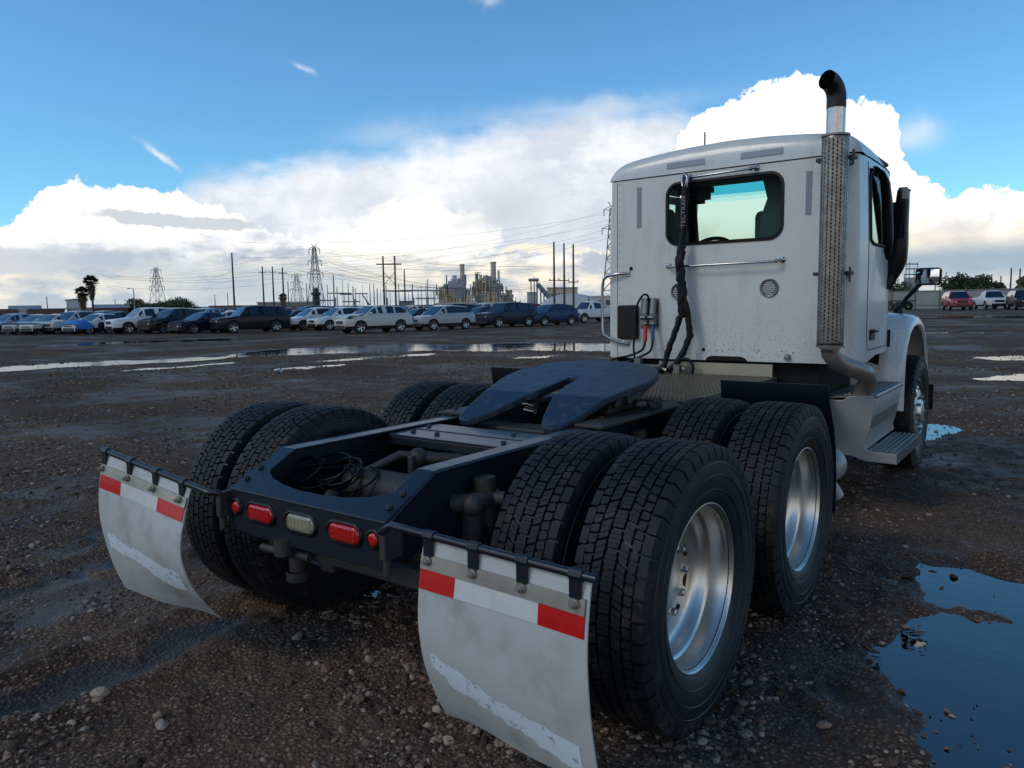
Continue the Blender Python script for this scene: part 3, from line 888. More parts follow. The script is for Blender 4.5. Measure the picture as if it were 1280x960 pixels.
# mudflap hangers and flaps
def flapset(s):
    # s=+1 right: arm level; left: arm rises towards its end
    x0, x1 = (.50, 1.262) if s > 0 else (-.475, -1.292)
    z0, z1 = (.832, .812) if s > 0 else (.800, .895)
    Y = -.862 if s > 0 else -.868
    yt = -.862 if s > 0 else -.895
    m = MB()
    def P(x): 
        f = (x - x0) / (x1 - x0); return Vector((x, Y + (yt - Y) * f, z0 + (z1 - z0) * f))
    m.tube([(s * .452, -.80, .765), (s * .462, -.85, .80), P(x0) + Vector((s * .02, 0, .0)), P(x0 + s * .10), P(x1)], .0128, 12)
    h = m.build('mudflap_hanger', M_frame, T, smooth=50)
    m = MB(); m.b2((s * .446, -.85, .70), (s * .475, -.77, .80)); m.tube([(s * .462, -.83, .70), (s * .462, -.83, .645)], .014, 8); m.build('hanger_bracket', M_dark, h, bevel=.004)
    fx0, fx1 = s * .655, s * 1.243
    if s < 0: fx0, fx1 = -.612, -1.272
    # flap: a bowed sheet
    prof = [(.004, .0), (-.004, -.04), (-.012, -.09), (-.020, -.15), (-.025, -.24), (-.020, -.33), (-.007, -.41), (.014, -.48), (.038, -.545), (.066, -.605)]
    if s < 0: prof = [(.003, 0), (-.010, -.04), (-.022, -.09), (-.034, -.15), (-.045, -.22), (-.050, -.30), (-.040, -.38), (-.018, -.46), (.016, -.54), (.052, -.605), (.078, -.645)]
    dn = []
    for i in range(len(prof) - 1):
        p0, p1, p2, p3 = (Vector(prof[j]) for j in (max(i - 1, 0), i, i + 1, min(i + 2, len(prof) - 1)))
        for k in range(3):
            t_ = k / 3; dn.append(tuple(.5 * ((2 * p1) + (-p0 + p2) * t_ + (2 * p0 - 5 * p1 + 4 * p2 - p3) * t_ ** 2 + (-p0 + 3 * p1 - 3 * p2 + p3) * t_ ** 3)))
    prof = dn + [prof[-1]]
    m = MB(); nu = 14; rowsF, rowsB = [], []
    zt0 = -.012
    for dy, dz in prof:
        rf, rb = [], []
        for i in range(nu + 1):
            f = i / nu; x = fx0 + (fx1 - fx0) * f; p = P(x)
            ed = (f - .5) * 2
            yy = p.y + dy * (1 + .25 * math.sin(f * 3 + (1 if s > 0 else 2)) * min(1, -dz * 2)) + .006 * math.sin(5 * f + dz * 9) * min(1, -dz * 4)
            xs_ = 0.0
            zz = p.z + zt0 + dz * (1 if s > 0 else .90 + .11 * f)
            if dz < -.6: zz += .012 * math.sin(f * 9) * .4
            rf.append((x + xs_, yy, zz)); rb.append((x + xs_, yy + .006, zz))
        rowsF.append(rf); rowsB.append(rb)
    # between the profile rows interpolate for smoothness
    m.grid(rowsF); m.grid(rowsB, flip=True)
    k = nu + 1
    for rows in ():
        pass
    ring = [rowsF[0][i] for i in range(k)] + [r_[-1] for r_ in rowsF[1:]] + rowsF[-1][::-1][1:] + [r_[0] for r_ in rowsF[::-1][1:-1]]
    ringb = [rowsB[0][i] for i in range(k)] + [r_[-1] for r_ in rowsB[1:]] + rowsB[-1][::-1][1:] + [r_[0] for r_ in rowsB[::-1][1:-1]]
    m.grid([ring, ringb], closeu=True)
    fl = m.build('mudflap', M_flap, T, smooth=60)
    tag(fl, 'white mudflap on the right with a red and silver strip' if s > 0 else 'white mudflap on the left with a red and silver strip')
    def surf(f, d, out):
        """point on the flap, f across, d down from the top edge"""
        dz = -d; j = 0
        while j < len(prof) - 2 and prof[j + 1][1] > dz: j += 1
        a, b_ = prof[j], prof[j + 1]; g = (dz - a[1]) / (b_[1] - a[1])
        i = f * nu; i0 = min(nu - 1, max(0, int(i))); gi_ = i - i0
        def L_(r_): return Vector(r_[i0]).lerp(Vector(r_[i0 + 1]), gi_)
        return L_(rowsF[j]).lerp(L_(rowsF[j + 1]), g) + Vector((0, -out, 0))
    def strip_(name, f0, f1, d0, d1, out, mt, th=.002, parent=fl):
        m = MB(); n_ = 10; a, b_ = [], []
        rows = []
        for o_ in (out, out - th):
            for d in ((d0, (d0 + d1) / 2, d1) if o_ == out else (d1, (d0 + d1) / 2, d0)):
                rows.append([surf(f0 + (f1 - f0) * i / n_, d, o_) for i in range(n_ + 1)])
        rows.append(rows[0])
        m.grid(rows)
        return m.build(name, mt, parent)
    strip_('stiffener_strip', .004, .985, .045, .088, .006, M_stiff, .004)
    e = .0
    if s > 0:
        strip_('red_tape', .005, .235, .090, .148, .003, M_tapeR); strip_('silver_tape', .2355, .735, .090, .148, .0028, M_tapeW); strip_('red_tape', .736, .985, .090, .148, .003, M_tapeR)
    else:
        strip_('red_tape', .01, .30, .090, .150, .003, M_tapeR); strip_('silver_tape', .301, .735, .090, .150, .0028, M_tapeW); strip_('red_tape', .736, .99, .090, .150, .003, M_tapeR)
    fs_ = (.05, .345, .64, .93) if s > 0 else (.07, .36, .66, .97)
    for f in fs_:
        x = fx0 + (fx1 - fx0) * f; p = P(x)
        m = MB(); m.tube([p + Vector((-.020, 0, 0)), p + Vector((.020, 0, 0))], .0172, 12)
        m.box(p + Vector((0, -.009, -.034)), (.036, .010, .056))
        cl_ = m.build('clamp', M_frame, h, bevel=.002)
        q = surf(f, .062, .008)
        m = MB(); m.lathe([(0, .016), (-.003, .016), (-.003, .010), (-.014, .010), (-.014, .006), (-.02, .006), (-.02, .0005)], q, 'Y', 8)
        m.build('bolt', M_stiff, fl, smooth=30)
    # worn band of paler paint
    rp_ = random.Random(5 + s)
    up_ = [(.065, .335), (.12, .335), (.13, .355), (.22, .365), (.30, .388), (.38, .40), (.40, .425), (.46, .445), (.56, .462), (.70, .485), (.80, .502), (.92, .525)]
    lo_ = [(.92, .570), (.84, .560), (.78, .535), (.70, .532), (.64, .500), (.55, .490), (.46, .470), (.36, .455), (.30, .430), (.20, .425), (.16, .415), (.17, .395), (.10, .378), (.07, .365)]
    if s > 0:
        up_ = [(a, .30 + (b_ - .30) * .66 + .02) for a, b_ in up_]; lo_ = [(a, .30 + (b_ - .30) * .84 + .04) for a, b_ in lo_]
    if s < 0:
        up_ = [(1 - a, b_ - .0) for a, b_ in up_][::-1]; lo_ = [(1 - a, b_) for a, b_ in lo_][::-1]
        up_ = [(a, .34 + .065 * (1 - a) + rp_.uniform(-.006, .006)) for a, b_ in up_]
        lo_ = [(a, .415 + .075 * (1 - a) + .02 * math.sin(a * 7) + rp_.uniform(-.008, .008)) for a, b_ in lo_]
    def dense(L_, jit):
        o_ = []
        for a, b_ in zip(L_[:-1], L_[1:]):
            for i in range(4):
                g = i / 4; o_.append((a[0] + (b_[0] - a[0]) * g + rp_.uniform(-.004, .004), a[1] + (b_[1] - a[1]) * g + rp_.uniform(-jit, jit) * 1.8))
        return o_ + [L_[-1]]
    def f_at(L_, f):
        L2 = sorted(L_)
        for a, b_ in zip(L2[:-1], L2[1:]):
            if a[0] <= f <= b_[0] and b_[0] > a[0]: return a[1] + (b_[1] - a[1]) * (f - a[0]) / (b_[0] - a[0])
        return (L2[0] if f < L2[0][0] else L2[-1])[1]
    U, L2_ = dense(up_, .0025), dense(lo_, .004)
    m = MB(); rows = []
    for i in range(91):
        f = .065 + .86 * i / 90 if s > 0 else .075 + .86 * i / 90
        a, b_ = f_at(U, f), f_at(L2_, f)
        if b_ < a + .006: b_ = a + .006
        rows.append([surf(f if s > 0 else f, a + (b_ - a) * g, .0015) for g in (0, .25, .5, .75, 1)])
    m.grid(rows)
    m.build('paint_patch', M_patch, fl, smooth=180)


flapset(1); flapset(-1)

# crossmembers on top of the frame
m = MB(); m.b2((-.344, -.03, ZT - .022), (.344, .125, ZT - .012)); m.b2((-.344, -.03, ZT - .06), (.344, -.022, ZT - .022)); m.build('frame_crossmember', M_frame, T, bevel=.003)
m = MB(); m.b2((-.344, .14, ZT - .022), (.344, .30, ZT - .010)); m.build('frame_crossmember', M_frame, T, bevel=.003)
for p in [(-.12, .06), (.20, .22), (.28, .04), (-.3, .2), (-.27, .06)]:
    link('bolt', bolt_me, T, loc=(p[0], p[1], ZT - .012))
for y in (.62, 1.75, 2.6):
    m = MB(); m.b2((-.42, y - .08, .70), (.42, y + .08, .90)); m.build('inner_crossmember', M_dark, T, bevel=.01)
# axles, differential, air bags, shocks, torque rods
for y in (0, AX):
    m = MB(); m.tube([(-.95, y, .503), (.95, y, .503)], .075, 16); m.ball((0, y, .503), .20, .9, 1, 1, 20, 12); m.tube([(0, y, .50), (0, y + .30, .56)], .09, 14)
    for s in (-1, 1): m.lathe([(s * .60, .02), (s * .60, .205), (s * .50, .205), (s * .50, .02)], (0, y, .503), seg=32)
    m.build('drive_axle', M_dark, T, smooth=50)
    for s in (-1, 1):
        m = MB(); m.lathe([(.36, .10), (.38, .125), (.45, .135), (.52, .12), (.56, .135), (.62, .12), (.64, .08)], (s * .45, y + .30, 0), 'Z', 24); m.build('air_spring', M_black, T, smooth=60)
        m = MB(); m.box((s * .47, y + .05, .34), (.09, .75, .05)); m.build('spring_beam', M_dark, T, bevel=.01)
        m = MB(); m.tube([(s * .475, y - .34, .86), (s * .52, y - .28, .40)], .032, 14); m.tube([(s * .475, y - .34, .88), (s * .485, y - .33, .70)], .042, 14)
        m.tube([(s * .43, y - .36, .80), (s * .56, y - .32, .805)], .028, 12)
        m.build('shock_absorber', M_dark, T, smooth=50)
m = MB(); m.tube([(.43, -.46, .80), (.50, -.44, .808), (.50, -.30, .80)], .034, 14); m.ball((.50, -.44, .80), .042); m.tube([(.47, -.40, .78), (.47, -.40, .60)], .042, 14); m.build('shock_mount', M_dark, T, smooth=50)
m = MB(); m.b2((.431, -.385, .665), (.434, -.27, .815)); m.build('warning_label', M_label, T)
# air tank, torque rods and air lines inside the rear frame
m = MB(); m.lathe([(-.30, .001), (-.29, .05), (-.26, .088), (.20, .088), (.23, .05), (.24, .001)], (-.02, -.30, .74), 'X', 24); m.build('air_tank', M_dark, T, smooth=50)
m = MB()
m.tube([(-.05, -.14, .86), (.12, .0, .85), (.30, .10, .80)], .026, 12); m.ball((-.05, -.14, .86), .045); m.ball((.3, .1, .8), .05)
m.tube([(-.22, -.34, .80), (-.10, -.20, .88), (-.04, -.14, .87)], .018, 10); m.build('torque_rod', M_dark, T, smooth=50)
m = MB(); m.b2((-.06, -.20, .66), (-.03, -.06, .88)); m.b2((.12, -.1, .68), (.15, .02, .84)); m.build('rod_bracket', M_dark, T, bevel=.006)
m = MB(); rr_ = random.Random(3)
for k in range(9):
    c0 = Vector((-.28 + rr_.uniform(-.06, .06), -.42 + rr_.uniform(-.1, .06), .80 + rr_.uniform(-.06, .06))); ra = rr_.uniform(.04, .13); ph = rr_.uniform(0, 6)
    pts = [c0 + Vector((ra * 1.6 * math.cos(ph + t_ * 4.4), ra * .7 * math.sin(ph + t_ * 4.4), .05 * math.sin(t_ * 5 + ph))) for t_ in np.linspace(0, 1.1, 14)]
    m.tube(pts, .0055, 6)
for k in range(4):
    pts = [(-.36 + k * .012, -.5 + t_ * 1.4, .84 + .02 * math.sin(t_ * 7 + k)) for t_ in np.linspace(0, 1, 10)]; m.tube(pts, .006, 6)
m.build('air_lines', M_cable, T, smooth=60)
m = MB(); m.ball((-.20, -.50, .74), .035); m.b2((-.24, -.52, .69), (-.17, -.46, .73)); m.build('air_valve', M_dark, T)

# ---- fifth wheel
pl = [(0, 1.10), (.025, 1.092), (.038, 1.065), (.045, .95), (.056, .85), (.074, .74), (.112, .64), (.155, .53), (.195, .455), (.235, .42), (.28, .415), (.322, .445), (.350, .53), (.366, .63), (.384, .74), (.41, .85), (.442, .97), (.462, 1.08), (.462, 1.17), (.44, 1.28), (.385, 1.38), (.30, 1.45), (.19, 1.495), (.08, 1.515), (0, 1.52)]
pl = [(x * .985, y if y < .755 else .755 + (y - .755) * .90) for x, y in pl]
poly = pl + [(-x, y) for x, y in pl[::-1][1:-1]]
bm = bmesh.new()
f = bm.faces.new([bm.verts.new((x, y, 0)) for x, y in poly]); f.normal_update()
bmesh.ops.triangulate(bm, faces=[f])
bmesh.ops.bisect_plane(bm, geom=bm.verts[:] + bm.edges[:] + bm.faces[:], plane_co=(0, .755, 0), plane_no=(0, 1, 0))
for v in bm.verts:
    y = v.co.y; v.co.z = 1.055 + .185 * (y - .755) if y > .755 else 1.055 - .34 * (.755 - y)
if sum(f.normal.z for f in bm.faces) < 0: bmesh.ops.reverse_faces(bm, faces=bm.faces)
ex = bmesh.ops.extrude_face_region(bm, geom=bm.faces[:])
for v in [g for g in ex['geom'] if isinstance(g, bmesh.types.BMVert)]: v.co.z -= .034
bmesh.ops.recalc_face_normals(bm, faces=bm.faces)
me = bpy.data.meshes.new('fifth_wheel'); bm.to_mesh(me); bm.free(); me.materials.append(M_fifth)
fwh = link('fifth_wheel', me, T, bevel=.006); tag(fwh, 'worn dark blue fifth wheel plate with open throat')
def zp(y): return 1.055 + .185 * (y - .755)
m = MB()
for s in (-1, 1):
    m.prism([(.82, .960), (.88, 1.035), (1.10, 1.07), (1.20, .960)], s * .30, s * .345, 'X')
    m.prism([(.86, .99), (.86, 1.035), (1.34, 1.125), (1.34, 1.09), (1.15, 1.02)], s * .36, s * .375, 'X')
    m.tube([(s * .26, .97, 1.03), (s * .40, .97, 1.03)], .035, 14)
    for k in range(3): m.prism([(.88, 1.0), (.88, 1.04), (1.34, 1.125), (1.30, 1.08)], s * (.12 + k * .09) - .006, s * (.12 + k * .09) + .006, 'X')
m.build('fifth_wheel_bracket', M_dark, fwh, bevel=.004)
m = MB()
for s in (-1, 1): m.b2((s * .345, .50, ZT + .002), (s * .50, 1.50, ZT + .018))
m.build('mounting_plate', M_dark, fwh, bevel=.004)
m = MB(); m.tube([(-.15, .80, .985), (-.09, .77, .99), (-.03, .74, .985)], .020, 12); m.tube([(-.14, .79, .955), (-.05, .75, .955)], .014, 10); m.build('lock_jaw', M_chrome, fwh, smooth=50)
for i, (x, y) in enumerate([(.47, .60), (.47, 1.42), (.47, 1.0), (-.47, .6), (-.47, 1.4), (.38, .7), (.40, 1.3)]):
    link('bolt', bolt_me, fwh, loc=(x, y, ZT + .018))
m = MB(); m.tube([(.30, 1.05, 1.0), (.47, 1.04, 1.0), (.50, 1.02, .995)], .011, 8); m.ball((.45, .98, 1.0), .03, 1, 1.3, .7); m.box((.42, 1.16, .985), (.08, .10, .05)); m.build('release_handle', M_dark, fwh, smooth=50)

# ---- deck plate behind the cab
m = MB(); m.b2((-.50, 1.53, .948), (.462, 3.16, .957)); m.b2((-.50, 1.525, .905), (.462, 1.535, .957)); m.b2((.458, 1.525, .905), (.466, 3.16, .957))
dk = m.build('deck_plate', M_deck, T, bevel=.002)
m = MB()
ny = 50; nx_ = 34
for j in range(ny):
    for i in range(nx_):
        x = -.48 + .95 * (i + .5 * (j % 2)) / nx_; y = 1.56 + 1.56 * j / ny
        if x > .45: continue
        a = .35 if (i + j) % 2 else -.35
        m.box((x, y, .9585), (.019, .006, .004), rot=Matrix.Rotation(a, 3, 'Z'))
o = m.build('raised_tread', M_deck, dk, fix=False); tag(o, kind='stuff')
m = MB(); m.b2((-.50, 3.18, .955), (.42, 3.20, 1.045)); m.build('cream_panel', M_cream, T)
m = MB(); m.b2((-.95, 3.30, .55), (.72, 4.3, 1.05)); m.b2((.42, 3.0, .72), (.78, 3.4, .90)); m.tube([(.5, 2.9, .88), (.85, 2.95, .88)], .03, 10); m.tube([(.55, 2.7, .80), (.9, 2.9, .80)], .04, 10); m.build('engine_underbody', M_hole, T)
# quarter fenders
for s in (-1, 1):
    m = MB(); dz = 0 if s > 0 else .015
    m.sheet([(1.80, 1.058 + dz), (1.815, .955), (1.86, .90), (1.93, .80), (1.985, .66), (2.01, .50), (2.01, .30)], s * .555, s * 1.165, .006, 'X')
    m.build('quarter_fender', M_frame, T, smooth=50)
    m = MB(); m.tube([(s * .43, 1.84, .86), (s * 1.1, 1.84, .88)], .018, 8); m.build('fender_bracket', M_dark, T)
# ------------------------------------------------------------------ cab
YC, ZC0, ZC1 = 3.22, 1.062, 2.535
WX0, WX1, WZ0, WZ1 = -.462, .466, 1.972, 2.468
# back wall with a rounded window opening
def ring_wall(outer, inner):
    """both closed loops with the same count"""
    return
m = MB(); cxw, czw = (WX0 + WX1) / 2, (WZ0 + WZ1) / 2
inn = rrect(cxw, czw, WX1 - WX0, WZ1 - WZ0, .105, 8)
def toward(p, hx0, hx1, hz0, hz1):
    dx, dz = p[0] - cxw, p[1] - czw; ks = []
    if dx > 1e-6: ks.append((hx1 - cxw) / dx)
    if dx < -1e-6: ks.append((hx0 - cxw) / dx)
    if dz > 1e-6: ks.append((hz1 - czw) / dz)
    if dz < -1e-6: ks.append((hz0 - czw) / dz)
    k = min(ks); return (cxw + dx * k, czw + dz * k)
# insert exact corners so that the outer loop is a true rectangle
pts = []
for p in inn: pts.append((p, toward(p, -.955, .90, ZC0, ZC1)))
def ang(p): return math.atan2(p[1] - czw, p[0] - cxw)
for c in ((-.955, ZC0), (.90, ZC0), (.90, ZC1), (-.955, ZC1)):
    a = ang(c); best = min(range(len(inn)), key=lambda i: abs((ang(inn[i]) - a + math.pi) % (2 * math.pi) - math.pi))
    pts[best] = (inn[best], c)
rows = [[(o[0], YC, o[1]) for i_, o in pts], [(i_[0], YC, i_[1]) for i_, o in pts], [(i_[0], YC + .03, i_[1]) for i_, o in pts]]
m.grid(rows, closeu=True)
body = m.build('cab_back_wall', M_white, T)
# sides and front of the shell: plan path x height levels
def side_path(s):
    c0_, cr_ = (.90, .085) if s > 0 else (.955, .035)
    P = [(c0_, YC)]
    for i in range(1, 9):
        q = R(90 * i / 8); P.append((c0_ + cr_ * math.sin(q), YC + cr_ * (1 - math.cos(q))))
    P += [(1.0, 3.40), (1.005, 3.5), (1.008, 3.8), (1.005, 4.1), (.99, 4.32), (.965, 4.45), (.93, 4.62), (.88, 4.80)]
    return [(s * x, y) for x, y in P]
def tum(z): return 1 - .028 * max(0, (z - 1.85) / .7) ** 1.4
lev = [1.062, 1.20, 1.36, 1.60, 1.80, 1.93, 2.10, 2.30, 2.46, 2.535]
for s in (1, -1):
    P = side_path(s); m = MB()
    rows = [[(x * tum(z), y, z if not (z < 1.1 and y > 3.5) else 1.10 + .0 * y) for x, y in P] for z in lev]
    for i in range(len(lev) - 1):
        for j in range(len(P) - 1):
            y0, y1 = P[j][1], P[j + 1][1]
            if lev[i] >= 1.92 and lev[i + 1] <= 2.47 and y0 >= 3.49 and y1 <= 4.46: continue
            m.add([rows[i][j], rows[i][j + 1], rows[i + 1][j + 1], rows[i + 1][j]], [(0, 1, 2, 3)])
    bm = bmesh.new(); me = m.mesh('cab_side', M_white); bm.from_mesh(me); bmesh.ops.remove_doubles(bm, verts=bm.verts, dist=1e-4); bmesh.ops.recalc_face_normals(bm, faces=bm.faces)
    c = sum((f.normal.x * s * f.calc_area() for f in bm.faces))
    if c < 0: bmesh.ops.reverse_faces(bm, faces=bm.faces)
    bm.to_mesh(me); bm.free(); shade(me, 40)
    sd_ = link('cab_side', me, T)
    # door glass
    m = MB(); gy = [3.50, 3.8, 4.1, 4.32, 4.45]; rows = []
    def xs_at(y):
        PP = side_path(1)
        for a, b_ in zip(PP[:-1], PP[1:]):
            if a[1] <= y <= b_[1] and b_[1] > a[1]: return a[0] + (b_[0] - a[0]) * (y - a[1]) / (b_[1] - a[1])
    rows = [[(s * xs_at(y) * tum(z) - s * .012, y, z) for y in gy] for z in (1.93, 2.10, 2.30, 2.46)]
    m.grid(rows); m.build('side_window', M_glass, sd_, smooth=60)
    # black rubber window frame and rain deflector standing proud
    m = MB()
    loop = [(3.50, 1.95), (3.495, 2.15), (3.50, 2.40), (3.56, 2.455), (4.0, 2.46), (4.25, 2.44), (4.38, 2.30), (4.46, 2.02), (4.44, 1.93), (4.0, 1.925), (3.60, 1.925)]
    lp = [Vector((s * (xs_at(y) * tum(z) + .004), y, z)) for y, z in loop]
    m.tube(lp + [lp[0]], .012, 8); m.build('window_seal', M_black, sd_, smooth=60)
    # black deflector standing proud down the leading edge of the window
    m = MB(); c_ = [(1.006, 3.56, 2.474), (1.014, 3.72, 2.455), (1.022, 3.84, 2.40), (1.026, 3.92, 2.27), (1.026, 3.97, 2.12), (1.022, 4.03, 2.0), (1.012, 4.05, 1.89), (1.005, 4.12, 1.83)]
    rows = []
    for i, (x, y, z) in enumerate(c_):
        w_ = (.014, .028, .036, .040, .042, .042, .046, .02)[i]
        rows.append([(s * (x + w_ * math.cos(q)), y + w_ * 1.6 * math.sin(q), z) for q in [2 * math.pi * k / 8 for k in range(8)]])
    m.grid(rows, closeu=True)
    m.build('rain_deflector', M_black, sd_, smooth=60)
    # door seam, handle and lower sill
    m = MB(); dl = [(3.47, 2.50), (3.465, 1.9), (3.47, 1.30), (3.50, 1.15), (4.40, 1.15), (4.43, 1.3), (4.46, 1.9)]
    pp = []
    for (a, b_), (c_, d_) in zip(dl[:-1], dl[1:]):
        for g in (0, .25, .5, .75): pp.append((a + (c_ - a) * g, b_ + (d_ - b_) * g))
    pp.append(dl[-1])
    m.tube([(s * (xs_at(y) * tum(z) - .001), y, z) for y, z in pp], .0045, 6); m.build('door_seam', M_hole, sd_)
    m = MB(); hx = xs_at(3.62) + .006; m.b2((s * hx, 3.56, 1.22), (s * (hx + .006), 3.70, 1.30)); m.tube([(s * (hx + .002), 3.57, 1.28), (s * (hx + .028), 3.60, 1.285), (s * (hx + .028), 3.67, 1.285), (s * (hx + .002), 3.70, 1.28)], .009, 8)
    m.build('door_handle', M_black, sd_, smooth=50)
# corner seam lines of the shell (dark joints) and vertical trim on the left edge
m = MB()
for x in (-.905,): m.b2((x - .0015, YC - .002, ZC0 + .005), (x + .0015, YC + .001, ZC1 - .02))
m.build('panel_seam', M_dark, body)
# rivets down the left edge
m = MB()
for k in range(24): m.lathe([(0, .005), (-.0025, .004), (-.003, .0005)], (-.885, YC, 1.10 + k * .061), 'Y', 6)
for k in range(6): m.lathe([(0, .006), (-.002, .005), (-.003, .0005)], (-.52 + k * .27, YC, 1.135), 'Y', 6)
m.build('rivets', M_steel, body, smooth=50)
# roof cap
def roofz(x):
    return float(np.interp(abs(x), [0, .35, .6, .78, .86, .91, .945, .97, .98, .985], [2.756, 2.745, 2.722, 2.700, 2.682, 2.660, 2.630, 2.592, 2.562, 2.535]))
m = MB(); rows = []
xs = sorted([s_ * v for s_ in (-1, 1) for v in (.985, .982, .975, .965, .95, .93, .905, .875, .84, .79, .72, .6, .45, .3, .15)] + [0])
for t_, yy, sc_ in [(0, -.005, 0), (.1, -.003, .25), (.2, .003, .45), (.3, .012, .63), (.4, .030, .82), (.5, .060, .94), (.6, .12, 1.0), (.7, .30, 1.02), (.8, .55, 1.0), (.9, .80, .97), (1.0, 1.05, .90), (1.05, 1.22, .80), (1.1, 1.30, 0.62)]:
    r_ = []
    for x in xs:
        z = 2.537 + (roofz(x) - 2.535) * sc_
        y = YC + yy
        a = abs(x); 
        if x > .90 and yy < .3:  # round the plan corner
            y += .085 * (1 - math.sqrt(max(0, 1 - min(1, (a - .90) / .085) ** 2)))
        if x < -.955 and yy < .3: y += .035 * (1 - math.sqrt(max(0, 1 - min(1, (a - .955) / .030) ** 2)))
        r_.append((x * (1 - .01 * t_ - .06 * max(0, yy - .45) ** 1.5), y, z))
    rows.append(r_)
m.grid(rows); roof = m.build('roof', M_white, T, smooth=50)
m = MB(); bp = [(-.985, YC + .085)]
P = side_path(-1)[:10][::-1] + side_path(1)[:10]
m.tube([(x * tum(2.535) * 1.0, y - .001, 2.5345) for x, y in P], .0055, 6)
m.tube([(x * tum(2.535), y, 2.5345) for x, y in side_path(1)[9:]], .0055, 6); m.build('roof_seam', M_hole, roof)
m = MB()
for x, z in ((-.30, 2.74), (.0, 2.75)):
    m.tube([(x, 3.60, z), (x, 3.60, z + (.17 if x < -.1 else .05))], .006, 6)
m.build('antenna', M_black, roof)
# front of cab: windshield, pillars, cowl
m = MB()
wsx, zb_, zt_, yb_, yt_ = .86, 1.86, 2.64, 4.86, 4.50
nseg = 10; rows = []
for t_ in (0, .35, .79, .835, .87, .90, 1):
    rows.append([(wsx * (1 - .06 * t_) * (-1 + 2 * i / nseg), yb_ + (yt_ - yb_) * t_ + .10 * (1 - (2 * i / nseg - 1) ** 2), zb_ + (zt_ - zb_) * t_) for i in range(nseg + 1)])
m.grid(rows[:3]); m.build('windshield', M_glassw, T, smooth=60)
m = MB(); m.grid(rows[2:4]); m.build('sun_band', M_shade3, T, smooth=60)
m = MB(); m.grid(rows[3:5]); m.build('sun_band', M_shade2, T, smooth=60)
m = MB(); m.grid(rows[4:]); m.build('sun_band', M_shade, T, smooth=60)
m = MB()
for s in (1, -1): m.tube([(s * .885, 4.84, 1.80), (s * .82, 4.50, 2.66)], .055, 8)
m.tube([(-.85, 4.48, 2.66), (0, 4.56, 2.68), (.85, 4.48, 2.66)], .03, 8)
m.b2((-.88, 4.60, 1.062), (.88, 4.70, 1.86)); m.build('front_pillar', M_black, T)
# interior
M_int = mat('cab interior trim', (.085, .105, .105), .8, var=.2)
m = MB(); m.b2((-.93, 3.26, 2.60), (.93, 4.47, 2.63)); m.b2((-.93, 3.25, 2.46), (.93, 3.27, 2.60)); m.build('headliner', M_int, T, bevel=.01)
m = MB(); m.b2((-.9, 3.26, 1.10), (.9, 4.6, 1.14)); m.b2((-.90, 4.30, 1.14), (.90, 4.62, 1.86))
m.tube([(-.85, 4.38, 1.86), (.85, 4.38, 1.86)], .10, 12); m.ball((-.45, 4.36, 1.92), .19, 1.5, .6, .55); m.build('dashboard', M_int, T, smooth=50)
for sx_, zz in ((-.62, 0), (.60, .0)):
    m = MB()
    m.box((sx_, 3.75, 1.52), (.46, .46, .14)); m.box((sx_, 3.50, 1.82), (.44, .10, .62)); m.b2((sx_ - .2, 3.5, 1.14), (sx_ + .2, 3.9, 1.45))
    m.prism([(sx_ - .14, 2.0), (sx_ + .14, 2.0), (sx_ + .13, 2.22), (sx_ + .09, 2.29), (sx_ + .03, 2.315), (sx_ - .05, 2.31), (sx_ - .11, 2.27), (sx_ - .135, 2.2)], 3.44, 3.53, 'Y')
    m.build('seat', M_seat, T, bevel=.03)
m = MB(); m.prism([(.245, 2.46), (.285, 2.30), (.235, 2.16), (.232, 1.9), (.60, 1.9), (.60, 2.46)], 3.40, 3.44, 'Y'); m.build('side_curtain', M_int, T, bevel=.008)
m = MB(); m.prism([(.125, 2.02), (.125, 2.19), (.14, 2.225), (.175, 2.235), (.21, 2.22), (.22, 2.18), (.22, 2.02)], 3.6, 3.65, 'Y'); m.build('headrest', M_seat, T, bevel=.01)
m = MB()
c0, rr = Vector((-.42, 4.02, 1.90)), .23
u_, w_ = Vector((1, 0, 0)), Vector((0, .55, .83)).normalized()
m.tube([c0 + (u_ * math.cos(t_) + w_ * math.sin(t_)) * rr for t_ in np.linspace(0, 2 * math.pi, 33)], .017, 8, caps=False)
m.tube([c0, c0 + Vector((0, .25, -.22))], .03, 8); m.tube([c0 - u_ * rr, c0 + u_ * rr], .014, 8); m.build('steering_wheel', M_black, T, smooth=60)
m = MB(); m.box((-.70, 4.40, 2.50), (.16, .02, .12)); m.box((-.345, 3.7, 2.42), (.12, .03, .09)); m.box((-.50, 3.9, 2.49), (.30, .10, .05)); m.build('sun_visor', M_int, T, bevel=.006)

# rear window: rubber frame and glass
m = MB(); k = len(inn)
def rr2(d, y): return [(x, y, z) for x, z in rrect(cxw, czw, WX1 - WX0 + d, WZ1 - WZ0 + d, .105 + d / 2, 8)]
m.grid([rr2(.010, YC), rr2(.006, YC - .008), rr2(-.030, YC - .010), rr2(-.042, YC - .002), rr2(-.042, YC + .012)], closeu=True)
wf = m.build('window_frame', M_black, T, smooth=50)
m = MB(); m.add(rr2(-.040, YC + .004), [tuple(range(k))]); m.build('rear_window', M_glass, wf, fix=False)
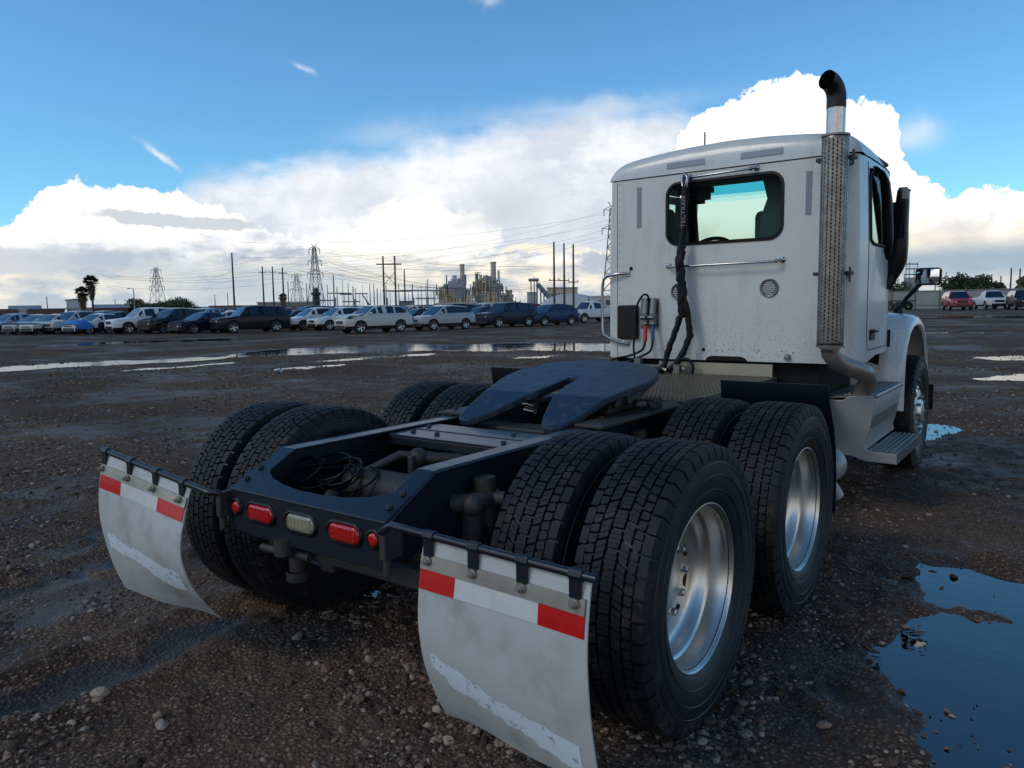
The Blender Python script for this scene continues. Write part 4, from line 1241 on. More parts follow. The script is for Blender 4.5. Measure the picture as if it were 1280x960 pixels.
# reflective strips
for nm, x0, x1, z0, z1 in (('a', -.722, -.682, 2.135, 2.462), ('b', .622, .664, 2.13, 2.44)):
    m = MB(); m.b2((x0, YC - .0025, z0), (x1, YC + .001, z1)); m.build('reflective_strip', M_refl, T)
for x0, x1, z in ((-.457, -.142, 2.603), (.141, .455, 2.607)):
    m = MB(); vs = []
    for x in (x0, x1):
        for zz, yy in ((z - .023, -.009), (z + .023, -.001)): vs.append((x, YC + yy, zz))
    m.add(vs, [(0, 2, 3, 1)]); m.build('reflective_strip', M_refl, T, fix=False)
# towel-bar rails on chrome posts
def rail_bar(x0, z0, x1, z1, name='chrome_rail'):
    m = MB(); m.tube([(x0, YC - .01, z0), (x0 + .01, YC - .055, z0 - .006), (x0 + .05, YC - .07, z0 - .014), (x1 - .05, YC - .07, z1 - .014), (x1 - .01, YC - .055, z1 - .006), (x1, YC - .01, z1)], .0095, 10)
    for x, z in ((x0, z0), (x1, z1)): m.lathe([(0, .024), (-.008, .024), (-.014, .014), (-.02, .001)], (x, YC, z), 'Y', 14); m.ball((x + (.03 if x < 0 else -.03), YC - .05, z - .01), .016)
    return m.build(name, M_chrome, T, smooth=50)
rail_bar(-.262, 2.497, .264, 2.507); rail_bar(-.437, 1.816, .466, 1.822)
# grab handle on the left corner
m = MB(); m.tube([(-.80, YC - .012, 1.768), (-.86, YC - .035, 1.768), (-.97, YC - .04, 1.755), (-1.018, YC - .04, 1.725), (-1.03, YC - .04, 1.66), (-1.03, YC - .04, 1.30), (-1.015, YC - .04, 1.255), (-.96, YC - .04, 1.225), (-.86, YC - .03, 1.19), (-.80, YC - .012, 1.18)], .0125, 10)
for z in (1.768, 1.185): m.b2((-.86, YC - .012, z - .022), (-.79, YC - .001, z + .022))
m.build('grab_handle', M_chrome, T, smooth=50)
# black box, round vents, hole
m = MB(); m.prism(rrect(-.795, 1.363, .185, .285, .022, 4), YC - .035, YC, 'Y'); m.build('black_cover', M_black, T, bevel=.006)
for x, z in ((-.346, 1.606), (.374, 1.617)):
    m = MB(); m.lathe([(0, .070), (-.008, .070), (-.012, .064), (-.008, .052), (-.004, .050)], (x, YC, z), 'Y', 32)
    for k in range(14):
        q = 2 * math.pi * k / 14; m.box((x + .061 * math.cos(q), YC - .012, z + .061 * math.sin(q)), (.006, .003, .006))
    v_ = m.build('round_vent', M_steel, T, smooth=50)
    m = MB()
    for k in range(7):
        zz = z - .042 + k * .014; w = math.sqrt(max(0, .048 ** 2 - (zz - z) ** 2)); m.b2((x - w, YC - .007, zz - .0035), (x + w, YC - .003, zz + .0035))
    m.build('vent_slats', M_wpan, v_)
    m = MB(); m.lathe([(-.001, .050), (-.001, .0005)], (x, YC, z), 'Y', 20); m.build('vent_back', M_dark, v_)
m = MB(); m.lathe([(-.002, .017), (-.002, .0005)], (-.776, YC, 1.806), 'Y', 16); m.lathe([(-.002, .015), (-.002, .0005)], (-.135, YC, 1.145), 'Y', 16); m.build('cable_hole', M_hole, body)
m = MB()
pn = [(-.12, 1.062), (.22, 1.062), (.20, 1.085), (.16, 1.098), (-.07, 1.098), (-.10, 1.088)]
m.prism(pn, YC - .003, YC + .001, 'Y'); m.build('lower_notch', M_hole, body)
m = MB(); m.tube([(.52, YC - .01, 1.085), (.52, YC - .01, 1.10)], .024, 12); m.ball((.52, YC - .01, 1.105), .022); m.build('marker_knob', M_steel, T, smooth=50)
m = MB(); rr_ = random.Random(8)
for k in range(10): m.lathe([(-.0015, .005), (-.002, .0005)], (rr_.uniform(-.1, .8), YC, 1.145 + rr_.uniform(-.008, .008)), 'Y', 8)
m.build('small_plugs', M_dark, body)

# gladhands with hoses
m = MB()
for x, z in ((-.625, 1.45), (-.555, 1.45)):
    m.tube([(x, YC - .03, z + .10), (x, YC - .05, z - .02)], .028, 10); m.box((x, YC - .03, z - .06), (.05, .06, .10)); m.tube([(x - .03, YC - .06, z - .05), (x + .02, YC - .07, z - .05)], .018, 8); m.ball((x + .008, YC - .05, z - .10), .024)
m.b2((-.68, YC - .008, 1.31), (-.52, YC, 1.56)); m.build('air_couplings', M_steel, T, smooth=40)
def hose(name, pts, r, mt, sm=True):
    P = [Vector(p) for p in pts]; out = []
    for i in range(len(P) - 1):
        p0, p1, p2, p3 = P[max(i - 1, 0)], P[i], P[i + 1], P[min(i + 2, len(P) - 1)]
        for k in range(6):
            t_ = k / 6
            out.append(.5 * ((2 * p1) + (-p0 + p2) * t_ + (2 * p0 - 5 * p1 + 4 * p2 - p3) * t_ ** 2 + (-p0 + 3 * p1 - 3 * p2 + p3) * t_ ** 3))
    out.append(P[-1]); m = MB(); m.tube(out, r, 8); return m.build(name, mt, T, smooth=60)
hose('air_hose', [(-.585, YC - .04, 1.53), (-.60, YC - .06, 1.585), (-.64, YC - .07, 1.575), (-.69, YC - .07, 1.48), (-.70, YC - .07, 1.30), (-.71, YC - .08, 1.15), (-.66, YC - .12, 1.02), (-.56, YC - .16, .97)], .009, M_cable)
hose('hose_grip', [(-.612, YC - .06, 1.33), (-.606, YC - .075, 1.27), (-.603, YC - .085, 1.205)], .017, M_redh)
hose('air_hose', [(-.603, YC - .085, 1.21), (-.62, YC - .10, 1.14), (-.72, YC - .13, 1.09), (-.85, YC - .15, 1.06), (-.95, YC - .20, .99)], .010, M_cable)
hose('hose_grip', [(-.545, YC - .06, 1.33), (-.54, YC - .075, 1.27), (-.535, YC - .085, 1.21)], .015, M_blueh)
hose('air_hose', [(-.535, YC - .085, 1.21), (-.55, YC - .10, 1.13), (-.63, YC - .13, 1.08), (-.76, YC - .16, 1.03), (-.90, YC - .22, .98)], .010, M_cable)
# electrical lead hanging from the upper rail in a printed sleeve
yb = YC - .085
m = MB(); m.tube([(-.262, yb, 2.49), (-.262, yb - .005, 2.40), (-.268, yb - .005, 2.28), (-.272, yb - .005, 2.12), (-.285, yb - .005, 2.0), (-.300, yb - .005, 1.93)], [.020, .026, .027, .026, .022, .028], 10); slv = m.build('cable_sleeve', M_cable, T, smooth=60)
m = MB(); m.tube([(-.285, yb + .02, 2.51), (-.262, yb, 2.515), (-.24, yb - .01, 2.48), (-.25, yb - .02, 2.41), (-.28, yb - .01, 2.42), (-.29, yb, 2.49)], .013, 8); m.build('hanger_clip', M_chrome, slv, smooth=60)
fc = bpy.data.curves.new('lettering', 'FONT'); fc.body = 'TECTRAN'; fc.size = .050; fc.extrude = .0008; fc.align_x = 'CENTER'; fc.align_y = 'CENTER'; fc.space_character = 1.12
to = bpy.data.objects.new('lettering', fc); COL.objects.link(to)
bpy.context.view_layer.update()
dg = bpy.context.evaluated_depsgraph_get(); tm = bpy.data.meshes.new_from_object(to.evaluated_get(dg)); bpy.data.objects.remove(to)
tm.materials.clear(); tm.materials.append(M_text)
lt = link('lettering', tm, slv)
# letters read from bottom to top along the sleeve, on its camera-facing side
rot = Matrix(((0, -1, 0), (0, 0, -1), (1, 0, 0)))   # local x -> up, local y -> -x, normal -> -y
lt.matrix_local = Matrix.Translation((-.262, yb - .034, 2.22)) @ rot.to_4x4() @ Matrix.Rotation(0, 4, 'Z')
def strand(pts, r, seed):
    rr_ = random.Random(seed); P = []
    for (x, y, z), (x2, y2, z2) in zip(pts[:-1], pts[1:]):
        for k in range(5):
            t_ = k / 5; P.append((x + (x2 - x) * t_ + rr_.uniform(-.004, .004), y + (y2 - y) * t_ + rr_.uniform(-.004, .004), z + (z2 - z) * t_))
    P.append(pts[-1]); m = MB(); m.tube(P, [r * rr_.uniform(.85, 1.15) for _ in P], 8); return m.build('hanging_cable', M_cable, T, smooth=60)
strand([(-.295, yb, 1.96), (-.315, yb - .01, 1.84), (-.30, yb - .01, 1.70), (-.285, yb - .015, 1.58), (-.285, yb - .02, 1.42), (-.33, yb - .03, 1.28), (-.385, yb - .04, 1.12), (-.41, yb - .06, 1.00), (-.44, yb - .1, .975)], .026, 1)
strand([(-.28, yb, 1.96), (-.285, yb - .03, 1.84), (-.27, yb - .02, 1.70), (-.255, yb - .025, 1.55), (-.225, yb - .02, 1.40), (-.205, yb - .02, 1.26), (-.26, yb - .03, 1.12), (-.32, yb - .05, 1.02), (-.36, yb - .08, .98)], .026, 2)
strand([(-.29, yb - .02, 1.95), (-.30, yb - .04, 1.84), (-.285, yb - .04, 1.68), (-.27, yb - .04, 1.52), (-.262, yb - .03, 1.40)], .018, 4)
hose('hanging_cable', [(-.33, yb - .05, 1.02), (-.27, yb - .05, 1.07), (-.20, yb - .05, 1.07), (-.165, yb - .05, 1.02), (-.17, yb - .05, .965)], .012, M_cable)
m = MB(); m.box((-.62, 3.05, 1.03), (.05, .05, .09)); m.box((-.50, 3.06, 1.0), (.16, .05, .05)); m.tube([(-.58, 3.04, 1.0), (-.36, 3.03, .985)], .02, 8); m.ball((-.22, 3.04, 1.0), .025); m.box((-.27, 3.03, 1.0), (.05, .05, .07)); m.build('cable_plugs', M_steel, T, smooth=40)
m = MB(); m.tube([(-.55, 3.0, .985), (-.42, 3.02, .99), (-.38, 2.98, .98)], .022, 8); m.tube([(-.66, 3.02, 1.0), (-.52, 3.0, .995)], .012, 8); m.build('cable_plugs', M_cable, T, smooth=40)

# ---- exhaust stack
SX, SY = .872, 2.985
m = MB(); m.lathe([(2.60, .060), (2.80, .060)], (SX - .002, SY, 0), 'Z', 32)
pts = [(SX, SY, 1.0), (SX, SY, 2.62)]
st_ = m.build('exhaust_stack', M_chrome, T, smooth=60)
m = MB(); m.tube([(SX, SY, 1.16), (SX, SY, 2.61)], .058, 24); m.build('muffler_pipe', M_dark, st_, smooth=60)
# turned-out black tip
m = MB(); arc = [Vector((SX - .002, SY, 2.79))]
for t_ in np.linspace(0, 1, 14):
    q = R(84 * t_); arc.append(Vector((SX - .002 - .115 * (1 - math.cos(q)) * .42, SY - .115 * (1 - math.cos(q)) * .9, 2.85 + .115 * math.sin(q))))
m.tube(arc, .062, 28, caps=False)
m.tube([a + Vector((0, 0, 0)) for a in arc], .057, 28, caps=False)
m.build('exhaust_tip', mat('sooty exhaust tip', (.006, .006, .006), .5, var=.4, vscale=25), st_, smooth=60)
# heat shield: a curved sheet with rows of slots cut through
m = MB(); Rg, g0, g1 = .087, 1.205, 2.612
seg = 40; nz_ = 52
vs, fs = [], []
def gpnt(q, z, r=Rg): return (SX + r * math.cos(q), SY + r * math.sin(q), z)
dqz = (g1 - g0) / nz_
for i in range(nz_):
    for j in range(seg):
        q0, q1 = 2 * math.pi * j / seg, 2 * math.pi * (j + 1) / seg
        za, zb2 = g0 + i * dqz, g0 + (i + 1) * dqz
        slot = 0 < i < nz_ - 1 and (j % 2 == 0)
        if slot:
            off = dqz * (.0 if (j // 2) % 2 == 0 else .5)
            mid = (za + zb2) / 2; h = dqz * .33
            if (j // 2) % 2: za_, zb_2 = za, zb2; c1, c2 = za + dqz * .17, zb2 - dqz * .17
            else: c1, c2 = za, za + dqz * .5 - dqz * .16
            qa, qb = q0 + (q1 - q0) * .22, q1 - (q1 - q0) * .22
            if (j // 2) % 2 == 0:
                segs = [(za, za + dqz * .33, True), (za + dqz * .33, zb2 - dqz * .33, False), (zb2 - dqz * .33, zb2, True)]
            else:
                segs = [(za, za + dqz * .17, False), (za + dqz * .17, zb2 - dqz * .17, True), (zb2 - dqz * .17, zb2, False)]
            for a, b_, op in segs:
                if op:
                    m.add([gpnt(q0, a), gpnt(qa, a), gpnt(qa, b_), gpnt(q0, b_)], [(0, 1, 2, 3)]); m.add([gpnt(qb, a), gpnt(q1, a), gpnt(q1, b_), gpnt(qb, b_)], [(0, 1, 2, 3)])
                else: m.add([gpnt(q0, a), gpnt(q1, a), gpnt(q1, b_), gpnt(q0, b_)], [(0, 1, 2, 3)])
        else:
            m.add([gpnt(q0, za), gpnt(q1, za), gpnt(q1, zb2), gpnt(q0, zb2)], [(0, 1, 2, 3)])
bm = bmesh.new(); me = m.mesh('heat_shield', M_guard); bm.from_mesh(me); bmesh.ops.remove_doubles(bm, verts=bm.verts, dist=1e-5); bm.to_mesh(me); bm.free(); shade(me, 180)
hs = link('heat_shield', me, st_); so = hs.modifiers.new('thick', 'SOLIDIFY'); so.thickness = .0025
m = MB()
for z in (g0, g1): m.lathe([(z - .006, Rg), (z - .006, Rg + .004), (z + .006, Rg + .004), (z + .006, Rg)], (SX, SY, 0), 'Z', 40, closed=True)
m.build('shield_band', M_guard, st_, smooth=50)
for z in (2.47, 1.70):
    m = MB(); m.b2((SX - .13, SY + .02, z - .012), (SX + .12, SY + .10, z + .012)); m.b2((SX - .02, SY + .08, z - .02), (SX + .06, YC + .02, z + .02)); m.tube([(SX + .115, SY, z - .06), (SX + .115, SY, z + .04)], .008, 6)
    m.build('stack_bracket', M_dark, st_)
hp = [(SX, SY, 1.21), (SX + .004, SY + .01, 1.15), (SX + .03, SY + .05, 1.10), (SX + .075, SY + .11, 1.062), (SX + .135, SY + .20, 1.03), (SX + .175, SY + .30, .995), (SX + .175, SY + .37, .94), (SX + .14, SY + .40, .86), (SX + .10, SY + .42, .76), (SX + .06, SY + .42, .60)]
m = MB(); m.tube(hp, .062, 24); m.build('exhaust_elbow', M_pipe, st_, smooth=60)
m = MB(); m.lathe([(1.185, .070), (1.205, .070)], (SX, SY, 0), 'Z', 28); m.build('pipe_clamp', M_steel, st_, smooth=50)

# ---- chassis fairing with steps, both sides
for s in (1, -1):
    m = MB()
    P = [(.70, .802), (.86, .795), (.90, .800), (.935, .832), (1.095, .838), (1.112, .815), (1.085, .62), (1.058, .50), (1.066, .452), (1.11, .436), (1.262, .432), (1.264, .362), (1.06, .366), (.97, .395), (.84, .40), (.70, .40)]
    m.prism([(s * x, z) for x, z in P], 3.29, 3.305, 'Y')
    fr = m.build('chassis_fairing', M_fair, T, bevel=.004)
    m = MB(); m.sheet([(s * .70, .80), (s * .93, .826), (s * 1.095, .83), (s * 1.106, .81), (s * 1.08, .62), (s * 1.052, .50), (s * 1.06, .45)], 3.306, 4.36, .006 if s < 0 else -.006, 'Y'); m.build('fairing_skin', M_fair, fr, smooth=40)
    m = MB(); m.b2((s * .90, 3.31, .833), (s * 1.10, 4.34, .842))
    for i in range(5): m.b2((s * (.925 + i * .036), 3.33, .842), (s * (.940 + i * .036), 4.32, .850))
    m.tube([(s * 1.106, 3.31, .832), (s * 1.106, 4.34, .832)], .018, 8); m.build('upper_step', M_steel, fr, bevel=.002)
    m = MB(); m.b2((s * 1.062, 3.306, .425), (s * 1.25, 4.28, .436)); m.b2((s * 1.248, 3.306, .362), (s * 1.266, 4.28, .440)); m.b2((s * 1.06, 4.27, .362), (s * 1.25, 4.28, .43))
    for i in range(5): m.b2((s * (1.085 + i * .032), 3.32, .436), (s * (1.099 + i * .032), 4.26, .445))
    m.build('lower_step', M_steel, fr, bevel=.002)
    m = MB(); m.b2((s * 1.075, 3.36, .60), (s * 1.088, 4.30, .73)); m.build('kick_plate', M_steel, fr, bevel=.003)
    # tank end that shows low behind the drive tyre
    m = MB(); m.lathe([(2.045, .001), (2.05, .05), (2.07, .085), (2.10, .10), (2.20, .10), (2.21, .001)], (s * 1.08, 0, .545), 'Y', 28); m.tube([(s * 1.09, 2.12, .46), (s * 1.14, 2.16, .36)], .04, 14); m.build('round_tank', M_fair, T, smooth=60)

# ---- hood, fenders, mirrors
m = MB(); rows = []
for y, w, zt, zb_ in ((4.62, .82, 1.80, .95), (4.9, .78, 1.76, .95), (5.3, .72, 1.68, .95), (5.8, .64, 1.60, .9), (6.1, .58, 1.52, .8), (6.2, .50, 1.40, .6)):
    r_ = []
    for i in range(13):
        q = math.pi * i / 12; x = w * math.copysign(abs(math.cos(q)) ** .35, math.cos(q)); z = zb_ + (zt - zb_) * abs(math.sin(q)) ** .45
        r_.append((x, y, z))
    rows.append(r_)
m.grid(rows); m.add(rows[-1], [tuple(range(13))]); m.build('hood', M_white, T, smooth=50)
for s in (1, -1):
    pth = [(4.385, .60), (4.39, .85), (4.42, 1.06), (4.50, 1.20), (4.62, 1.30), (4.78, 1.36), (4.98, 1.385), (5.2, 1.375), (5.42, 1.31), (5.58, 1.20), (5.70, 1.05), (5.78, .88), (5.80, .70)]
    m = MB(); rows = []
    for (y, z) in pth:
        cx_ = Vector((y - 5.08, z - .50)); 
        r_ = []
        for x, k in ((.62, .03), (.80, .02), (.95, .012), (1.04, 0), (1.085, -.02), (1.105, -.045), (1.11, -.085), (1.09, -.10)):
            nn = cx_.normalized(); r_.append((s * x, y + nn.x * k, z + nn.y * k))
        rows.append(r_)
    m.grid(rows); fe = m.build('front_fender', M_white, T, smooth=50)
    so = fe.modifiers.new('thick', 'SOLIDIFY'); so.thickness = .008
    m = MB(); m.b2((s * .60, 4.395, .62), (s * .92, 4.6, 1.22)); m.build('fender_liner', M_black, fe)
    m = MB(); m.b2((s * .88, 4.376, 1.13), (s * 1.0, 4.40, 1.27)); m.build('fender_notch', M_hole, fe)
    # mud guard edge hanging ahead of the tyre
    m = MB(); m.b2((s * .95, 5.72, .62), (s * 1.10, 5.74, .88)); m.b2((s * .98, 5.74, .45), (s * 1.16, 5.77, .70)); m.build('fender_extension', M_black, T, bevel=.01)
    # door mirror
    m = MB()
    secs = [(1.60, 1.005, .016, .03), (1.66, 1.012, .034, .04), (1.75, 1.040, .056, .055), (1.82, 1.052, .070, .07), (1.95, 1.056, .072, .075), (2.10, 1.066, .058, .07), (2.28, 1.078, .047, .06), (2.37, 1.082, .042, .055), (2.395, 1.082, .030, .045)]
    rows = []
    for z, cx_, hw, hd in secs:
        rows.append([(s * (cx_ + hw * math.copysign(abs(math.cos(q)) ** .5, math.cos(q))), 4.26 + hd * math.copysign(abs(math.sin(q)) ** .5, math.sin(q)), z) for q in [2 * math.pi * i / 16 for i in range(16)]])
    m.grid(rows, closeu=True); m.add(rows[-1], [tuple(range(16))]); m.add(rows[0], [tuple(range(15, -1, -1))])
    mi_ = m.build('door_mirror', M_black, T, smooth=55)
    m = MB(); m.b2((s * 1.02, 4.175, 2.0), (s * 1.11, 4.19, 2.28)); m.build('mirror_glass', M_side, mi_)
    m = MB(); m.b2((s * 1.085, 4.19, 2.30), (s * 1.125, 4.21, 2.385)); m.tube([(s * 1.12, 4.2, 2.37), (s * 1.145, 4.2, 2.362)], .007, 6); m.build('mirror_clip', M_steel, mi_)
    m = MB(); m.tube([(s * .985, 4.2, 1.62), (s * 1.02, 4.24, 1.70)], .04, 8); m.build('mirror_foot', M_black, mi_)
    # fender mirror
    m = MB(); m.ball((s * .905, 5.28, 1.40), .05, .9, 1, 1.3); m.tube([(s * .905, 5.29, 1.42), (s * .96, 5.30, 1.52), (s * 1.05, 5.31, 1.63), (s * 1.10, 5.32, 1.68)], .019, 8); m.build('mirror_arm', M_black, T, smooth=60)
    m = MB(); m.prism(rrect(s * 1.135, 1.722, .212, .158, .035, 5), 5.30, 5.36, 'Y'); mh = m.build('hood_mirror', M_black, T, bevel=.012)
    m = MB(); n1 = 9; rows = []
    for j in range(7):
        v = -1 + 2 * j / 6
        rows.append([(s * 1.135 + .090 * u, 5.294 - .016 * (1 - .6 * u * u - .4 * v * v), 1.722 + .063 * v) for u in [-1 + 2 * i / 8 for i in range(9)]])
    m.grid(rows); o = m.build('mirror_glass', M_mirror, mh, smooth=180)
M_tag = M_text
# ------------------------------------------------------------------ parked cars
def paint(name, c, r=.34): return mat(name, c, r, var=.12, vscale=2.5, coat=.5 if c[0] > .1 else .12, rvar=.1, spec=.5 if c[0] > .1 else .3)
PAINT = {'white': paint('white car paint', (.66, .67, .66)), 'silver': paint('silver car paint', (.36, .38, .38)), 'grey': paint('grey car paint', (.16, .17, .18)),
         'black': paint('black car paint', (.004, .005, .007)), 'navy': paint('navy car paint', (.005, .010, .028)), 'blue': paint('blue car paint', (.012, .035, .10)),
         'red': paint('red car paint', (.33, .018, .022)), 'pearl': paint('pearl beige car paint', (.52, .52, .47)), 'pale blue': paint('pale blue car paint', (.30, .40, .50))}
M_cgl = mat('car window glass', (.006, .014, .028), .05, spec=.8, coat=.3)
M_ctyre = mat('car tyre', (.015, .015, .016), .7)
M_crim = mat('car alloy rim', (.45, .45, .45), .3, .9)
M_chead = mat('headlamp lens', (.50, .52, .52), .15, coat=.6)
M_ctail = mat('car tail lamp', (.25, .01, .01), .2)
M_cgrl = mat('grille mesh', (.012, .012, .014), .4, var=.5, vscale=60)
M_under = mat('car underside', (.008, .008, .008), .9)

KIND = {
 # L, W, belt, roof, hood front/back, windshield base/top (distance from front), roof end, rear glass end, deck height, wheelbase, wheel radius, clearance
 'suv': dict(L=4.75, W=1.86, zb=1.16, zr=1.69, zh=(.86, 1.08), ws=(1.20, 2.05), re=3.95, rg=4.60, zd=1.02, wb=2.82, fo=.93, wr=.37, cl=.26),
 'big suv': dict(L=5.0, W=1.92, zb=1.18, zr=1.78, zh=(.98, 1.12), ws=(1.42, 1.98), re=4.62, rg=4.92, zd=1.06, wb=3.0, fo=.95, wr=.39, cl=.28),
 'crossover': dict(L=4.5, W=1.82, zb=1.09, zr=1.62, zh=(.82, .99), ws=(1.10, 1.92), re=3.85, rg=4.38, zd=.98, wb=2.66, fo=.92, wr=.35, cl=.24),
 'sedan': dict(L=4.65, W=1.80, zb=.96, zr=1.42, zh=(.70, .90), ws=(1.25, 2.05), re=3.15, rg=3.95, zd=.96, wb=2.72, fo=.92, wr=.33, cl=.20),
 'hatchback': dict(L=4.15, W=1.76, zb=.94, zr=1.50, zh=(.74, .93), ws=(.98, 1.85), re=3.45, rg=4.0, zd=.92, wb=2.55, fo=.85, wr=.32, cl=.20),
 'pickup': dict(L=5.4, W=1.95, zb=1.16, zr=1.80, zh=(1.0, 1.14), ws=(1.42, 1.95), re=2.95, rg=3.12, zd=1.14, wb=3.3, fo=.98, wr=.39, cl=.32),
}
CARM = {}


def car_proto(kind, wreck=0):
    key = (kind, wreck)
    if key in CARM: return CARM[key]
    k = KIND[kind]; L_, W, H = k['L'], k['W'] / 2, k['zr']; fo, wb, wr = k['fo'], k['wb'], k['wr']
    us = sorted(set([0, .05, .14, .30, .5] + [k['ws'][0], (k['ws'][0] + k['ws'][1]) / 2, k['ws'][1], k['ws'][1] + .15] + [k['re'], (k['re'] + k['rg']) / 2, k['rg'], L_ - .12, L_ - .04, L_]
                    + [fo + d for d in (-wr - .07, -wr * .85, -wr * .55, 0, wr * .55, wr * .85, wr + .07)] + [fo + wb + d for d in (-wr - .07, -wr * .85, -wr * .55, 0, wr * .55, wr * .85, wr + .07)]
                    + list(np.arange(.7, L_ - .2, .3))))
    us = [u for i, u in enumerate(us) if i == 0 or u - us[i - 1] > .025]
    def ztop(u):
        zh0, zh1 = k['zh']
        pts = [(0, zh0 - .10), (.06, zh0 - .02), (.16, zh0 + .02), (k['ws'][0], zh1), (k['ws'][1], H - .07), (k['ws'][1] + .45, H), ((k['ws'][1] + k['re']) / 2, H), (k['re'], H - .09), (k['rg'], k['zd'] + .02), (L_ - .06, k['zd'] - .01), (L_, k['zd'] - .10)]
        return float(np.interp(u, [p[0] for p in pts], [p[1] for p in pts]))
    def wid(u):
        w = W
        if u < .5: w -= .20 * (1 - u / .5) ** 2
        if u > L_ - .4: w -= .12 * ((u - L_ + .4) / .4) ** 2
        return w
    def zlow(u):
        z = k['cl']
        if u < .3: z += .05 * (1 - u / .3)
        if u > L_ - .3: z += .10 * (u - L_ + .3) / .3
        for c in (fo, fo + wb):
            d = abs(u - c); ra = wr + .065
            if d < ra: z = max(z, wr + math.sqrt(ra * ra - d * d))
        return z
    secs = []
    rr_ = random.Random(len(kind) + wreck * 7)
    for u in us:
        w, zl, zt = wid(u), zlow(u), ztop(u)
        zb = min(k['zb'] + .04 * (u / L_), zt - .015)
        if wreck and u < 1.2:
            j = (1.2 - u) * .12
            w -= rr_.uniform(0, j) * .8; zt += rr_.uniform(-.5, 1) * j; zb = min(zb, zt - .02)
        up = max(0, zt - zb); lean = min(.32, up * .40)
        zs = max(zl + .02, .52)
        sec = [(w * .94, zl), (w * .985, max(zl + .01, min(zs, .45))), (w, max(zl + .015, .66)), (w * .985, max(zl + .02, zb - .06)), (w * .955, max(zb, zl + .025)),
               (w * .955 - lean, max(zb + up * .86 if up > .2 else zt - .012, zl + .03)), (w * .955 - lean - .10, zt), (w * .4, zt + .015), (0, zt + .02)]
        secs.append([(x, L_ / 2 - u, z) for x, z in sec])
    paint_b, glass_b, sill_b = MB(), MB(), MB()
    ns = 9
    def pil(a, b_):
        """pillar bands on the side glass"""
        mid = (a + b_) / 2
        ps = [k['ws'][1] + .02, fo + (k['re'] - fo) * .52 + .1]
        if kind in ('suv', 'big suv'): ps.append(k['re'] - .55)
        return any(abs(mid - p) < .06 for p in ps)
    side_glass_end = k['re'] + (.15 if kind not in ('pickup',) else -.05)
    for i in range(len(us) - 1):
        u0, u1 = us[i], us[i + 1]; mid = (u0 + u1) / 2
        for s in (1, -1):
            A = [(s * x, y, z) for x, y, z in secs[i]]; B = [(s * x, y, z) for x, y, z in secs[i + 1]]
            for j in range(ns - 1):
                zt = ztop(mid); tgt = sill_b if j == 0 else paint_b
                if j == 4 and zt - k['zb'] > .22 and k['ws'][0] < mid < side_glass_end + .15 and not pil(u0, u1): tgt = glass_b
                if j >= 5 and (k['ws'][0] < mid < k['ws'][1] or (k['re'] < mid < k['rg'])) and not (j == 5): tgt = glass_b
                q = [A[j], B[j], B[j + 1], A[j + 1]]
                tgt.add(q if s > 0 else q[::-1], [(0, 1, 2, 3)])
    for e_ in (0, -1):
        loop = [(x, y, z) for x, y, z in secs[e_]] + [(-x, y, z) for x, y, z in secs[e_][::-1][1:]]
        paint_b.add(loop, [tuple(range(len(loop)))])
    def fin(b_, nm, mts, sm=35):
        me = b_.mesh(nm, mts); bm = bmesh.new(); bm.from_mesh(me); bmesh.ops.remove_doubles(bm, verts=bm.verts, dist=1e-4)
        bmesh.ops.recalc_face_normals(bm, faces=bm.faces); bm.to_mesh(me); bm.free(); shade(me, sm); return me
    body = fin(paint_b, 'body', [PAINT['white']], 30)
    sill = fin(sill_b, 'sill', [M_cgrl], 30)
    gl = fin(glass_b, 'windows', [M_cgl], 30)
    un = MB(); un.b2((-W * .80, -L_ / 2 + .15, k['cl'] - .02), (W * .80, L_ / 2 - .15, .80)); under = un.mesh('underbody', [M_under])
    fr = MB(); zh = k['zh'][0]; yf = L_ / 2
    hw = wid(.05)
    fr.b2((-hw * .50, yf - .02, zh - .30), (hw * .50, yf + .02, zh - .10)); fr.b2((-hw * .80, yf - .05, k['cl'] + .02), (hw * .80, yf + .018, k['cl'] + .24)); grl = fr.mesh('grille', [M_cgrl])
    hl = []
    for s in (1, -1):
        b_ = MB(); b_.box((s * hw * .76, yf - .055, zh - .19), (hw * .34, .10, .09), rot=Matrix.Rotation(-s * .45, 3, 'Z')); hl.append(b_.mesh('headlight', [M_chead]))
    tl = []
    for s in (1, -1):
        b_ = MB(); b_.box((s * W * .80, -yf + .03, k['zd'] - .18), (.22, .10, .16)); tl.append(b_.mesh('tail_light', [M_ctail]))
    bp = MB(); bp.b2((-hw * .62, yf - .06, k['cl'] + .26), (hw * .62, yf + .022, k['cl'] + .31)); bmp = bp.mesh('bumper', [PAINT['white']])
    mr = []
    for s in (1, -1):
        b_ = MB(); b_.ball((s * (W + .07), L_ / 2 - k['ws'][0] - .42, k['zb'] + .06), .10, 1, .7, .75, 10, 6); mr.append(b_.mesh('wing_mirror', [PAINT['white']]))
    # wheels
    wt = MB(); wt.lathe([(-.11, wr * .68), (-.115, wr * .9), (-.09, wr), (.09, wr), (.115, wr * .9), (.11, wr * .68)], seg=24); tm_ = wt.mesh('tyre', [M_ctyre]); shade(tm_, 40)
    wh = MB(); wh.lathe([(.06, .001), (.075, wr * .12), (.06, wr * .16)], seg=16); wh.lathe([(.11, wr * .69), (.10, wr * .62), (.02, wr * .60)], seg=24)
    for i in range(5 if kind != 'pickup' else 6):
        q = 2 * math.pi * i / (5 if kind != 'pickup' else 6); c_, s__ = math.cos(q), math.sin(q); wv = wr * .10
        P = [(.07, wr * .1), (.09, wr * .66)]
        vs = []
        for x, r_ in P:
            for d in (-wv, wv): vs.append((x, r_ * c_ - d * s__, r_ * s__ + d * c_))
        wh.add(vs, [(0, 1, 3, 2)])
